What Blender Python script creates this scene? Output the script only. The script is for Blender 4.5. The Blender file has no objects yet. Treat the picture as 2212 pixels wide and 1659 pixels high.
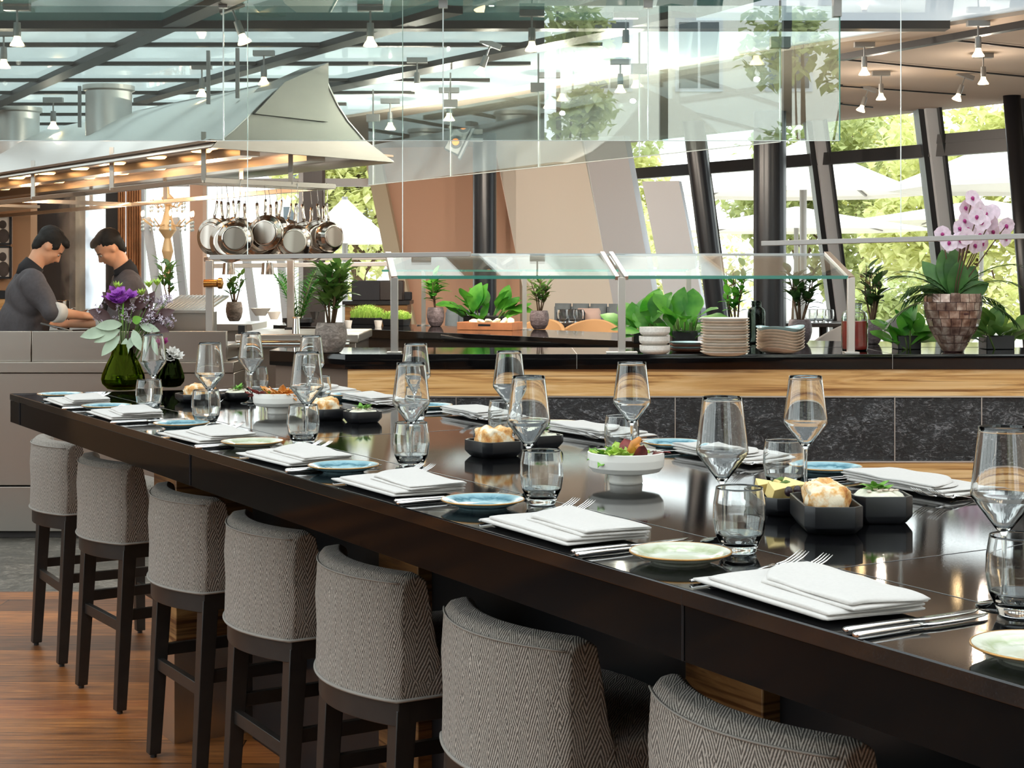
import bpy, bmesh, math, random
from mathutils import Vector, Matrix, noise
from math import sin, cos, pi, radians
SC = bpy.context.scene; COL = SC.collection
# ------------------------------------------------------------------ camera
F = 3400.0; CX = 1106.0; HY = 587.0; CH = 1.5
cd = bpy.data.cameras.new('camera'); cam = bpy.data.objects.new('camera', cd); COL.objects.link(cam)
cam.location = (0, 0, CH); cam.rotation_euler = (pi/2, 0, 0)
cd.sensor_fit = 'HORIZONTAL'; cd.sensor_width = 36; cd.lens = F/2212*36
cd.shift_y = -(829.5-HY)/2212; cd.clip_end = 300; cd.clip_start = .05
SC.camera = cam
# ------------------------------------------------------------------ world and exposure
w = bpy.data.worlds.new('world'); SC.world = w; w.use_nodes = True
nt = w.node_tree; bg = nt.nodes['Background']
tc = nt.nodes.new('ShaderNodeTexCoord'); sp = nt.nodes.new('ShaderNodeSeparateXYZ'); rp = nt.nodes.new('ShaderNodeValToRGB')
nt.links.new(tc.outputs['Generated'], sp.inputs[0]); nt.links.new(sp.outputs['Z'], rp.inputs[0]); nt.links.new(rp.outputs[0], bg.inputs[0])
rp.color_ramp.elements[0].position = .0; rp.color_ramp.elements[0].color = (.98, .99, 1, 1)
rp.color_ramp.elements[1].position = .7; rp.color_ramp.elements[1].color = (.90, .96, 1, 1)
bg.inputs[1].default_value = 2.6
SC.view_settings.view_transform = 'Standard'; SC.view_settings.look = 'None'
SC.view_settings.exposure = 0.54; SC.view_settings.gamma = 1; SC.view_settings.use_curve_mapping = False
SC.cycles.max_bounces = 12; SC.cycles.transparent_max_bounces = 24; SC.cycles.transmission_bounces = 10
SC.cycles.sample_clamp_indirect = 6; SC.cycles.use_denoising = True
def lamp(kind, name, loc, power, color=(1, 1, 1), size=1, rot=(0, 0, 0), size_y=None):
    d = bpy.data.lights.new(name, kind); d.energy = power; d.color = color
    if kind == 'AREA':
        d.shape = 'RECTANGLE'; d.size = size; d.size_y = size_y or size
    elif kind == 'SUN': d.angle = size
    else: d.shadow_soft_size = size
    o = bpy.data.objects.new(name, d); COL.objects.link(o); o.location = loc; o.rotation_euler = rot
    return o
lamp('SUN', 'sun_light', (0, 0, 20), 1.5, (1, .95, .86), radians(3), (radians(-34), radians(14), 0))
# ------------------------------------------------------------------ projection helpers (reference pixels to places)
def W(px, py, d): return Vector(((px-CX)/F*d, d, CH-(py-HY)/F*d))
def G(px, py, z):
    d = F*(CH-z)/(py-HY); return Vector(((px-CX)/F*d, d, z))
# ------------------------------------------------------------------ materials
def lin(c):
    if isinstance(c, str):
        c = [int(c[i:i+2], 16)/255 for i in (0, 2, 4)]
    return tuple(((v/12.92) if v <= .04045 else ((v+.055)/1.055)**2.4) for v in c[:3])+(1,)
class Mt:
    def __init__(s, name):
        s.m = bpy.data.materials.new(name); s.m.use_nodes = True; s.t = s.m.node_tree
        s.b = s.t.nodes['Principled BSDF']; s.out = s.t.nodes['Material Output']
    def n(s, typ, ins=None, **kw):
        x = s.t.nodes.new('ShaderNode'+typ)
        for k, v in kw.items(): setattr(x, k, v)
        for k, v in (ins or {}).items(): s.set(x.inputs[k], v)
        return x
    def set(s, inp, v):
        if isinstance(v, bpy.types.NodeSocket): s.t.links.new(v, inp)
        elif isinstance(v, bpy.types.Node): s.t.links.new(v.outputs[0], inp)
        else: inp.default_value = v
    def coords(s, scale=(1, 1, 1), rot=(0, 0, 0), kind='Object'):
        c = s.n('TexCoord'); return s.n('Mapping', {0: c.outputs[kind], 'Scale': scale, 'Rotation': rot})
    def math(s, op, a, b=0.0, c=0.0):
        return s.n('Math', {0: a, 1: b, 2: c}, operation=op)
    def ramp(s, fac, stops):
        r = s.n('ValToRGB', {0: fac}); e = r.color_ramp.elements
        while len(e) < len(stops): e.new(.5)
        for i, (p, c) in enumerate(stops): e[i].position = p; e[i].color = lin(c) if isinstance(c, str) else tuple(c)
        return r
    def mix(s, f, a, b):
        x = s.n('MixRGB', {0: f, 1: a, 2: b}); return x
    def bump(s, h, strength=.3, dist=.01):
        b = s.n('Bump', {'Height': h, 'Strength': strength, 'Distance': dist}); s.set(s.b.inputs['Normal'], b)
    def p(s, **kw):
        names = dict(col='Base Color', rough='Roughness', metal='Metallic', spec='Specular IOR Level', trans='Transmission Weight', coat='Coat Weight', coatr='Coat Roughness', ecol='Emission Color', es='Emission Strength', ior='IOR', sheen='Sheen Weight', sub='Subsurface Weight', aniso='Anisotropic')
        for k, v in kw.items(): s.set(s.b.inputs[names[k]], lin(v) if isinstance(v, str) else v)
        return s
M = {}
def plain(name, col, rough=.5, metal=0, var=.0, scale=20, **kw):
    m = Mt(name); m.p(col=col, rough=rough, metal=metal, **kw)
    if var:
        nz = m.n('TexNoise', {'Vector': m.coords(), 'Scale': scale, 'Detail': 4})
        c = lin(col); m.set(m.b.inputs['Base Color'], m.ramp(nz, [(.3, [v*(1-var) for v in c[:3]]+[1]), (.7, [min(1, v*(1+var)) for v in c[:3]]+[1])]))
    M[name] = m.m; return m
def glassy(name, col, ior=1.45, rough=0):
    m = Mt(name); g = m.n('BsdfGlass', {'Color': lin(col), 'Roughness': rough, 'IOR': ior}); m.set(m.out.inputs[0], g); M[name] = m.m
def pane(name, tint, refl, edge=.5):
    m = Mt(name)
    lw = m.n('LayerWeight', {'Blend': .5})
    f = m.math('ADD', m.math('MULTIPLY', m.math('POWER', lw.outputs['Facing'], 4.0), edge), refl)
    mx = m.n('MixShader', {0: f, 1: m.n('BsdfTransparent', {0: lin(tint)}), 2: m.n('BsdfGlossy', {0: (1, 1, 1, 1), 'Roughness': 0.0})})
    m.set(m.out.inputs[0], mx); M[name] = m.m
def emit(name, col, s):
    m = Mt(name); m.p(col=col, ecol=col, es=s); M[name] = m.m

# black polished granite
m = Mt('granite'); nz = m.n('TexNoise', {'Vector': m.coords(), 'Scale': 420, 'Detail': 2})
m.p(col=m.ramp(nz, [(.55, '09090a'), (.8, '242426')]), rough=.04, spec=.55); m.bump(nz, .02, .001); M['granite'] = m.m
m = Mt('granite_apron'); m.p(col='09090a', rough=.06, spec=.3, ior=1.25); M['granite_apron'] = m.m
m = Mt('granite_honed'); nz = m.n('TexNoise', {'Vector': m.coords(), 'Scale': 300, 'Detail': 2})
m.p(col=m.ramp(nz, [(.55, '121213'), (.8, '303032')]), rough=.25, spec=.4); M['granite_honed'] = m.m
# olive wood fascia, grain along local X
def olive(name, c1, c2, c3, rough=.35, rot=0):
    m = Mt(name); v = m.coords((.55, 1, 9), (0, 0, rot))
    d = m.n('TexNoise', {'Vector': m.coords((.5, .5, 2)), 'Scale': 1.3, 'Detail': 2})
    wv = m.n('TexNoise', {'Vector': v, 'Scale': 2.6, 'Detail': 7, 'Roughness': .62, 'Distortion': .9})
    sw = m.n('TexNoise', {'Vector': m.coords((.35, 1, 26), (0, 0, rot)), 'Scale': 2.2, 'Detail': 3, 'Distortion': 1.2})
    base = m.ramp(wv, [(.32, c1), (.5, c2), (.66, c3)])
    dk = m.ramp(sw, [(.36, (0.30, .17, .075, 1)), (.45, (1, 1, 1, 1))])
    mu = m.n('MixRGB', {0: .8, 1: base, 2: dk}, blend_type='MULTIPLY')
    m.p(col=mu, rough=rough, spec=.4); M[name] = m.m
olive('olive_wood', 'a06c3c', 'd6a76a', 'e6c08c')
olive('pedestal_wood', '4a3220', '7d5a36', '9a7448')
olive('floor_like_wood', '7a4a28', 'b57d48', 'c9986a')
# brown floor planks
m = Mt('planks'); co = m.coords()
br = m.n('TexBrick', {'Vector': co, 'Color1': lin('c68f58'), 'Color2': lin('644630'), 'Mortar': lin('3a2416'), 'Scale': 1.0, 'Mortar Size': .0025, 'Brick Width': 2.3, 'Row Height': .24, 'Bias': -.1}, offset=.37)
gr = m.n('TexNoise', {'Vector': m.coords((1.2, 16, 1)), 'Scale': 3, 'Detail': 8, 'Roughness': .65, 'Distortion': .4})
kn = m.n('TexNoise', {'Vector': m.coords((1, 3, 1)), 'Scale': 2.2, 'Detail': 3})
c = m.n('MixRGB', {0: .92, 1: br.outputs[0], 2: m.ramp(gr, [(.3, '5a4636'), (.55, 'a58d76'), (.75, 'd6c0a4')])}, blend_type='OVERLAY')
c = m.n('MixRGB', {0: .45, 1: c, 2: m.ramp(kn, [(.35, '8a6a55'), (.6, 'ffffff')])}, blend_type='MULTIPLY')
m.p(col=c, rough=.38, spec=.4); m.bump(gr, .12, .004); M['planks'] = m.m
# dark riven stone
def stone(name, lo, mid, hi, sc=9, rough=.35, bump=.4):
    m = Mt(name); nz = m.n('TexNoise', {'Vector': m.coords(), 'Scale': sc, 'Detail': 9, 'Roughness': .72, 'Distortion': 1.1})
    n2 = m.n('TexNoise', {'Vector': m.coords((1, 1, 2.2)), 'Scale': sc*3.4, 'Detail': 6, 'Roughness': .8, 'Distortion': 1.8})
    mm = m.math('MULTIPLY', m.math('POWER', n2, 2.4), m.math('MULTIPLY', nz, 3.2))
    m.p(col=m.ramp(mm, [(.2, lo), (.36, mid), (.62, hi)]), rough=rough); m.bump(nz, bump, .02); M[name] = m.m
stone('riven_stone', '141517', '2a2b2e', '8a8b8e', 7, .32, .5)
stone('slate_floor', '3b3833', '57524b', '8b857c', 3, .4, .2)
stone('concrete_pot', '6a615b', '8d837b', 'b3aaa2', 5, .8, .2)
stone('mottled_pot', '564a4b', '74676a', '8f8386', 6, .55, .1)
# brushed steel
def steel(name, col, rough=.28, stretch=(1, 1, 60)):
    m = Mt(name); nz = m.n('TexNoise', {'Vector': m.coords(stretch), 'Scale': 6, 'Detail': 3})
    m.p(col=col, metal=1, rough=m.n('MapRange', {0: nz, 3: rough*.88, 4: rough*1.15}).outputs[0]); M[name] = m.m
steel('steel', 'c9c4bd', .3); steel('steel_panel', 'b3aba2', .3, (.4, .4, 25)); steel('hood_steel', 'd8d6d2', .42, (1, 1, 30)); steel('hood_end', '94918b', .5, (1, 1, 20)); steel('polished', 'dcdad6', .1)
steel('pan_steel', 'c8beb4', .13, (1, 1, 1)); steel('cutlery', 'e6e4e2', .12); steel('satin_rail', 'cfc9c4', .35)
m = Mt('pan_base'); cc = m.coords(); sx = m.n('SeparateXYZ', {0: cc}); an = m.math('ARCTAN2', sx.outputs[0], sx.outputs[1])
m.p(col=m.ramp(m.math('SINE', m.math('MULTIPLY', an, 4.0)), [(0, 'b3aaa1'), (1, 'dcd6cf')]), metal=1, rough=.3); M['pan_base'] = m.m
# herringbone upholstery
m = Mt('herringbone'); co = m.n('TexCoord'); sx = m.n('SeparateXYZ', {0: co.outputs['Object']})
wob = m.n('TexNoise', {'Vector': co.outputs['Object'], 'Scale': 14, 'Detail': 2})
h = m.math('ADD', sx.outputs[0], m.math('MULTIPLY', sx.outputs[1], 1.0)); h = m.math('ADD', h, m.math('MULTIPLY', m.math('SUBTRACT', wob, .5), .018))
pp = m.math('PINGPONG', h, .030)
z2 = m.math('ADD', sx.outputs[2], m.math('MULTIPLY', sx.outputs[1], .35))
v = m.math('ADD', z2, m.math('MULTIPLY', pp, 2.4))
big = m.n('TexNoise', {'Vector': co.outputs['Object'], 'Scale': 9, 'Detail': 3})
v2 = m.math('ADD', z2, m.math('MULTIPLY', pp, -2.4))
sel = m.math('GREATER_THAN', big, .52)
vv = m.math('ADD', m.math('MULTIPLY', v, m.math('SUBTRACT', 1.0, sel)), m.math('MULTIPLY', v2, sel))
st = m.math('SINE', m.math('MULTIPLY', m.math('ADD', vv, m.math('MULTIPLY', wob, .014)), 410.0))
fz = m.n('TexNoise', {'Vector': co.outputs['Object'], 'Scale': 260, 'Detail': 3})
sf = m.math('ADD', m.math('MULTIPLY', st, .42), m.math('MULTIPLY', fz, .8))
m.p(col=m.ramp(sf, [(0, '4b4641'), (.4, '857c74'), (.8, 'b0a79d')]), rough=.9, spec=.15, sheen=.15); m.bump(sf, .5, .002); M['herringbone'] = m.m
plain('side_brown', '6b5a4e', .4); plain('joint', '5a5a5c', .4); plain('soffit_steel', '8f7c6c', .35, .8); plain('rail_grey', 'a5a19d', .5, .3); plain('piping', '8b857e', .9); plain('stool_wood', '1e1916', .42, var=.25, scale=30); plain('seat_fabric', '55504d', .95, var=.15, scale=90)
plain('beige_wall', 'cdbfa6', .8); plain('bright_beige', 'ebe2d5', .8); plain('tan_wall', 'd9ae94', .8); plain('grey_blue_wall', 'c8cacf', .7); plain('white_frame', 'd5d8de', .5)
plain('taupe_ceiling', 'c4b5a6', .9, var=.04, scale=1); plain('warm_wall', 'b08a6a', .8); plain('dark_wall', '2d2725', .6); plain('black_wall', '0e0e10', .9); plain('black_frame', '15161a', .35)
plain('column_black', '1b1e24', .3); plain('grey_steel_frame', 'c6cacf', .5, .1); plain('beam', '3d3a36', .45, .5); plain('white_porcelain', 'ece8e1', .3, spec=.5)
plain('napkin', 'c9c4bf', .95, var=.03, scale=200, sheen=.1); plain('black_ceramic', '17171a', .35); plain('charcoal', '4b474b', .8, var=.1, scale=60)
plain('apron_black', '17161a', .85); plain('collar', '1d1c20', .85); plain('cuff', 'c9c6c2', .8); plain('checked_cloth', '6c678a', .9); plain('skin', 'd9a17f', .5, sub=.08); plain('hair', '12100e', .75)
plain('soil', '2a211a', .95, var=.3); plain('stem_brown', '5a4430', .8); plain('stem_green', '587033', .7); plain('banquette', '7c858a', .85, var=.06, scale=30)
plain('cushion_dark', '2a2a2e', .9); plain('cushion_pink', 'c5aaa0', .9); plain('chair_tan', 'b58d62', .8); plain('chair_grey', '8f8d8c', .8); plain('table_dark', '2a2220', .4)
plain('parasol', 'f3f0ea', .9); plain('parasol_pole', '8d8a88', .4, .4); plain('paving', 'c9c2b8', .9, var=.08, scale=2); plain('building_white', 'e9e6df', .85); plain('window_dark', '4a545c', .2)
plain('terracotta', '8e5b45', .8); plain('wood_tray', 'b5744a', .5, var=.2, scale=12); plain('stoneware', 'd8c8b6', .55, var=.12, scale=25); plain('speckle', 'e0dcd4', .45, var=.12, scale=120)
plain('red_sauce', 'b3342c', .35, var=.15, scale=30); plain('bread_unused', 'e6b878'); plain('crumb', 'f0dfbd', .9, var=.1, scale=60); plain('spread', 'dcd8c4', .7, var=.12, scale=90); plain('cheese', 'edd28a', .5)
plain('olive_fruit', '2a1c22', .3); plain('gold_rim', 'b88a50', .35, .6); plain('leaf_fresh', '6fa63a', .5, var=.2, scale=20); plain('radicchio', '7a2a24', .5, var=.4, scale=25); plain('lettuce', 'a9c850', .5, var=.2, scale=20); plain('amber_leaf', 'd58a3c', .5, var=.3, scale=15)
plain('petal_pink', 'f0dfee', .6, var=.12, scale=60); plain('petal_heart', 'a8347e', .6); plain('petal_purple', 'a04fb4', .6, var=.15, scale=60); plain('petal_white', 'efece6', .6); plain('eucalyptus', 'a9b9a0', .6, var=.12); plain('dark_leaf', '4a2c2c', .5); plain('statice', 'c9bcc9', .8, var=.2, scale=90)
plain('brass', 'c08a4a', .25, 1); plain('lamp_grey', '8d8c8a', .4, .6); plain('paper', 'dedad5', .8); plain('photo_dark', '4d4644', .6, var=.5, scale=6); plain('orange_lens', 'f08020', .4, ecol='ff8a20', es=2.0)
plain('curtain_bronze', 'b0774c', .7, .2, var=.2, scale=8); plain('wax', 'f5efe2', .5); plain('bright_cookware', 'efece8', .4); plain('eye_white', 'e8e2dc', .3); plain('lip', 'b06a5c', .5); plain('embroidery', 'a9a3a6', .8)
def foliage(name, c1, c2, tr=.35, rough=.4):
    m = Mt(name); nz = m.n('TexNoise', {'Vector': m.coords(), 'Scale': 7, 'Detail': 3})
    col = m.ramp(nz, [(.35, c1), (.65, c2)]); m.p(col=col, rough=rough)
    t = m.n('BsdfTranslucent', {0: col}); mx = m.n('MixShader', {0: tr, 1: m.b.outputs[0], 2: t}); m.set(m.out.inputs[0], mx); M[name] = m.m
foliage('bay_leaf', '3c6a2c', '7d9f4e'); foliage('fig_leaf', '2f7a22', '6cb23e'); foliage('palm_leaf', '2b6a2a', '4f9a3a'); foliage('herb_leaf', '93c04a', 'cbe47c'); foliage('dark_bay', '24401f', '3b5c2c'); foliage('orchid_leaf', '355f2c', '5a8a45', .2)
foliage('tree_leaf', 'c6ca82', 'e9e8b2', .5); foliage('tree_dark', 'a2ac6c', 'c8cd94', .5); foliage('tree_gold', 'd8c690', 'eee0b4', .5); plain('chandelier_gold', 'e8c290', .4, .2)
# crystal and glass
glassy('crystal', 'fdfefe', 1.5); glassy('water', 'f4fbfd', 1.33); glassy('olive_glass', '9fae3c', 1.45); glassy('green_glass', '66763c', 1.45); glassy('jar_glass', 'f4f8f7', 1.4); glassy('smoke_jar', 'b4bab8', 1.4)
pane('screen_glass', 'e9f1f0', .17, .4); pane('window_glass', 'f2f6f5', .02, .3); pane('guard_glass', 'f3f8f7', .08, .8); pane('atrium_glass', 'f4f7f7', .03, .3)
m = Mt('glass_edge'); m.p(col='4f9a8c', rough=.15, trans=.3); M['glass_edge'] = m.m
m = Mt('bright_edge'); m.p(col='dfe9e8', rough=.2, metal=.3); M['bright_edge'] = m.m
def ceilglass(name, col, t):
    m = Mt(name); a = m.n('BsdfTranslucent', {0: lin(col)}); d = m.n('BsdfDiffuse', {0: lin(col)}); x = m.n('MixShader', {0: t, 1: d, 2: a})
    g = m.n('BsdfGlossy', {0: (1, 1, 1, 1), 'Roughness': .02}); fr = m.n('LayerWeight', {'Blend': .5}); y = m.n('MixShader', {0: m.math('ADD', .03, m.math('MULTIPLY', m.math('POWER', fr.outputs['Facing'], 5.0), .55)), 1: x, 2: g}); m.set(m.out.inputs[0], y); M[name] = m.m
ceilglass('ceiling_glass', 'd5dedd', .64); ceilglass('ceiling_teal_reflection', '48635f', .28); ceilglass('ceiling_pale', 'c4d2da', .42); ceilglass('skylight', 'd8dee0', .66)
emit('bulb', 'ffd9a0', 9); emit('bulb_dim', 'ffc890', 1.2); emit('hood_lamp', 'ffc07a', 3.5); emit('candle_bulb', 'ffc890', 6)
# blue reactive glaze
def glaze(name, a, b, c):
    m = Mt(name); sx = m.n('SeparateXYZ', {0: m.n('TexCoord').outputs['Object']})
    r = m.math('SQRT', m.math('ADD', m.math('MULTIPLY', sx.outputs[0], sx.outputs[0]), m.math('MULTIPLY', sx.outputs[1], sx.outputs[1])))
    nz = m.n('TexNoise', {'Vector': m.coords(), 'Scale': 28, 'Detail': 4, 'Distortion': 1.5})
    k = m.math('ADD', r, m.math('MULTIPLY', m.math('SUBTRACT', nz, .5), .03))
    m.p(col=m.ramp(m.math('MULTIPLY', k, 10), [(.1, a), (.45, b), (.56, c), (.64, a), (.74, b)]), rough=.12, spec=.6, coat=.3); M[name] = m.m
glaze('blue_glaze', '86adb8', 'a5c9d1', '4f7a88'); glaze('cream_glaze', 'cfd3b8', 'dfe0d0', 'b3bc98')
m = Mt('shell_tile'); nz = m.n('TexNoise', {'Vector': m.coords(), 'Scale': 22, 'Detail': 3}); m.p(col=m.ramp(nz, [(.3, '5a4038'), (.5, '93786a'), (.72, 'd3c3b5')]), rough=.15, metal=.45, coat=.6); M['shell_tile'] = m.m

m = Mt('bread'); nz = m.n('TexNoise', {'Vector': m.coords(), 'Scale': 28, 'Detail': 5, 'Roughness': .6}); m.p(col=m.ramp(nz, [(.36, 'b8733a'), (.47, 'e0ab68'), (.58, 'f3e3c6')]), rough=.8); m.bump(nz, .5, .006); M['bread'] = m.m
# ------------------------------------------------------------------ mesh helpers
class MB:
    def __init__(s): s.v = []; s.f = []; s.x = Matrix.Identity(4)
    def add(s, vs, fs):
        o = len(s.v); s.v += [s.x @ Vector(v) for v in vs]; s.f += [tuple(i+o for i in f) for f in fs]; return s
    def box(s, x0, x1, y0, y1, z0, z1):
        return s.add([(x, y, z) for z in (z0, z1) for y in (y0, y1) for x in (x0, x1)], [(0, 2, 3, 1), (4, 5, 7, 6), (0, 1, 5, 4), (2, 6, 7, 3), (0, 4, 6, 2), (1, 3, 7, 5)])
    def prism(s, pts, z0, z1):
        n = len(pts); return s.add([(p[0], p[1], z) for z in (z0, z1) for p in pts], [tuple(range(n))[::-1], tuple(range(n, 2*n))]+[(i, (i+1) % n, n+(i+1) % n, n+i) for i in range(n)])
    def hull8(s, a, b):   # frustum between two quads given as 4 points each
        return s.add(list(a)+list(b), [(3, 2, 1, 0), (4, 5, 6, 7)]+[(i, (i+1) % 4, 4+(i+1) % 4, 4+i) for i in range(4)])
    def lathe(s, prof, seg=32, c=(0, 0, 0), close=False, sup=True):
        if sup and not close:
            q = [prof[0]]
            for (r0, z0), (r1, z1) in zip(prof, prof[1:]):
                if math.hypot(r1-r0, z1-z0) > .012: q += [(r0+(r1-r0)*t, z0+(z1-z0)*t) for t in (.08, .5, .92)]
                q.append((r1, z1))
            prof = q
        n = len(prof); vs = [(c[0]+r*cos(2*pi*k/seg), c[1]+r*sin(2*pi*k/seg), c[2]+z) for k in range(seg) for r, z in prof]; fs = []
        for k in range(seg):
            k2 = (k+1) % seg
            for i in range(n if close else n-1):
                j = (i+1) % n; fs.append((k*n+i, k2*n+i, k2*n+j, k*n+j))
        return s.add(vs, fs)
    def rings(s, rings, cap=True, loop=False):
        n = len(rings[0]); vs = [p for r in rings for p in r]; fs = []
        for a in range(len(rings) if loop else len(rings)-1):
            b = (a+1) % len(rings)
            for i in range(n): j = (i+1) % n; fs.append((a*n+i, a*n+j, b*n+j, b*n+i))
        if cap and not loop: fs += [tuple(range(n))[::-1], tuple(range((len(rings)-1)*n, len(rings)*n))]
        return s.add(vs, fs)
    def tube(s, pts, r, seg=8, flat=1.0):
        pts = [Vector(p) for p in pts]; rs = r if isinstance(r, (list, tuple)) else [r]*len(pts); out = []; up = None
        for i, p in enumerate(pts):
            t = (pts[min(i+1, len(pts)-1)]-pts[max(i-1, 0)]).normalized()
            if up is None: up = Vector((0, 0, 1)) if abs(t.z) < .9 else Vector((1, 0, 0))
            a = t.cross(up).normalized(); b = a.cross(t).normalized(); up = b
            out.append([p+rs[i]*(a*cos(2*pi*k/seg)+b*sin(2*pi*k/seg)*flat) for k in range(seg)])
        return s.rings(out)
    def bar(s, a, b, w, h):
        a = Vector(a); b = Vector(b); t = (b-a).normalized(); up = Vector((0, 0, 1)) if abs(t.z) < .95 else Vector((0, 1, 0))
        u = t.cross(up).normalized(); v = u.cross(t).normalized(); q = lambda p: [p+u*sx*w/2+v*sz*h/2 for sx, sz in ((-1, -1), (1, -1), (1, 1), (-1, 1))]
        return s.hull8(q(a), q(b))
    def ball(s, c, r, seg=12, rg=8):
        if not isinstance(r, (list, tuple)): r = (r, r, r)
        vs = [(c[0], c[1], c[2]-r[2])]; fs = []
        for i in range(1, rg):
            a = pi*i/rg
            for k in range(seg): vs.append((c[0]+r[0]*sin(a)*cos(2*pi*k/seg), c[1]+r[1]*sin(a)*sin(2*pi*k/seg), c[2]-r[2]*cos(a)))
        vs.append((c[0], c[1], c[2]+r[2])); L = len(vs)-1
        for k in range(seg):
            k2 = (k+1) % seg; fs += [(0, 1+k2, 1+k), (L, L-seg+k, L-seg+k2)]
            for i in range(rg-2): fs.append((1+i*seg+k, 1+i*seg+k2, 1+(i+1)*seg+k2, 1+(i+1)*seg+k))
        return s.add(vs, fs)
    def leaf(s, base, d, L, wd, up=(0, 0, 1), bend=.3, n=5, fold=.15, shape=.9, wavy=0):
        base = Vector(base); d = Vector(d).normalized(); up = Vector(up)
        side = d.cross(up)
        if side.length < .01: side = Vector((1, 0, 0))
        side.normalize(); nrm = side.cross(d).normalized(); vs = []
        for i in range(n+1):
            t = i/n; wdt = wd*.5*(sin(pi*min(1, t**shape))**.8 if 0 < t < 1 else .04); c = base+d*L*t-nrm*L*bend*t*t
            wz = wavy*sin(t*14)*wd
            vs += [c-side*wdt+nrm*(fold*wdt+wz), c, c+side*wdt+nrm*(fold*wdt-wz)]
        fs = []
        for i in range(n): a = i*3; fs += [(a, a+1, a+4, a+3), (a+1, a+2, a+5, a+4)]
        return s.add(vs, fs)
    def build(s, name, mat, parent=None, smooth=False, bevel=0, seg=2, sub=0, solid=0, angle=None):
        me = bpy.data.meshes.new(name); me.from_pydata([tuple(v) for v in s.v], [], s.f); me.update()
        bm = bmesh.new(); bm.from_mesh(me); bmesh.ops.remove_doubles(bm, verts=bm.verts, dist=1e-5); bmesh.ops.recalc_face_normals(bm, faces=bm.faces); bm.to_mesh(me); bm.free()
        me.materials.append(M[mat]); o = bpy.data.objects.new(name, me); COL.objects.link(o)
        if smooth: me.shade_smooth()
        if parent: o.parent = parent
        if bevel:
            b = o.modifiers.new('bevel', 'BEVEL'); b.width = bevel; b.segments = seg; b.limit_method = 'ANGLE'; b.angle_limit = radians(35)
            me.shade_smooth(); me.set_sharp_from_angle(angle=radians(50))
        elif smooth and angle: me.set_sharp_from_angle(angle=radians(angle))
        if solid: b = o.modifiers.new('solid', 'SOLIDIFY'); b.thickness = solid; b.offset = 0
        if sub: b = o.modifiers.new('sub', 'SUBSURF'); b.levels = sub; b.render_levels = sub
        return o
def tag(o, label, cat, group=None, kind=None):
    if kind: o['kind'] = kind
    if label: o['label'] = label
    if cat: o['category'] = cat
    if group: o['group'] = group
    return o
def struct(o): o['kind'] = 'structure'; return o
def thing(name, label, cat, loc=(0, 0, 0), rz=0, group=None, scale=None):
    o = bpy.data.objects.new(name, None); COL.objects.link(o); o.location = loc; o.rotation_euler = (0, 0, rz)
    if scale: o.scale = (scale,)*3
    return tag(o, label, cat, group)
def copy_tree(o, parent=None):
    c = o.copy(); COL.objects.link(c); c.parent = parent
    for ch in list(o.children): copy_tree(ch, c)
    return c
def dup(root, loc, rz, label, group=None, scale=None):
    c = copy_tree(root); c.location = loc; c.rotation_euler = (0, 0, rz); c['label'] = label
    if group: c['group'] = group
    if scale: c.scale = (scale,)*3
    return c
def blob(name, prims, mat, parent=None, voxel=.012, smooth=6):
    mb = MB()
    for p in prims:
        if p[0] == 'e':
            _, c, r = p[:3]; q = MB(); q.ball((0, 0, 0), r, 24, 16); R = p[3].to_4x4() if len(p) > 3 else Matrix.Identity(4)
            mb.add([Vector(c)+R @ v for v in q.v], q.f)
        else:
            _, a, ra, b, rb = p; a = Vector(a); b = Vector(b); t = (b-a); n = 12; t0 = t.normalized(); pts = []; rs = []
            for k in range(6): an = pi/2*k/6; pts.append(a-t0*ra*cos(an)); rs.append(max(ra*sin(an), .001))
            for k in range(n+1): pts.append(a+t*k/n); rs.append(ra+(rb-ra)*k/n)
            for k in range(1, 7): an = pi/2*k/6; pts.append(b+t0*rb*sin(an)); rs.append(max(rb*cos(an), .001))
            mb.tube(pts, rs, 20)
    o = mb.build(name, mat, None, smooth=True)
    r = o.modifiers.new('r', 'REMESH'); r.mode = 'VOXEL'; r.voxel_size = voxel; r.use_smooth_shade = True
    sm = o.modifiers.new('s', 'SMOOTH'); sm.iterations = smooth; sm.factor = .5
    dg = bpy.context.evaluated_depsgraph_get(); dg.update(); me = bpy.data.meshes.new_from_object(o.evaluated_get(dg)); o.modifiers.clear(); o.data = me
    me.shade_smooth()
    if not me.materials: me.materials.append(M[mat])
    if parent: o.parent = parent
    return o
U = Vector((-.5059, .8626, 0)); N = Vector((.8626, .5059, 0)); P0 = Vector((.555, 1.7057, 0)); TZ = 1.05
def T(u, n, z=TZ): p = P0+U*u+N*n; p.z = z; return p
def UN(p): q = Vector((p[0], p[1], 0))-P0; return q.dot(U), q.dot(N)
RT = math.atan2(N.y, N.x)     # local +x = N (away from the stools), local +y = U (towards the kitchen)
WD = Vector((-.587, .81, 0)); WN = Vector((.81, .587, 0))
# ================================================================== room
CZ = 2.75; HZ = 6.4
struct(MB().box(-7, 6.5, -5.2, 7.38, -.12, 0).build('floor', 'planks'))
struct(MB().box(-7, 6.5, 7.38, 17.5, -.12, 0).build('floor.001', 'slate_floor'))
# window wall line (leaning facade on the right), top points at ceiling height
A1 = G(2190, 210, CZ); A0 = G(1260, 310, CZ)
def fac(s, z): return A0+(A1-A0)*s+WN*((CZ-z)*.183)+Vector((0, 0, z-CZ))
Lf = (A1-A0).length
def spx(px):   # facade parameter whose top edge projects to px
    lo, hi = -.6, 1.8
    for _ in range(40):
        mid = (lo+hi)/2; p = A0+(A1-A0)*mid
        if p.x/p.y*F+CX < px: lo = mid
        else: hi = mid
    return lo
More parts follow.
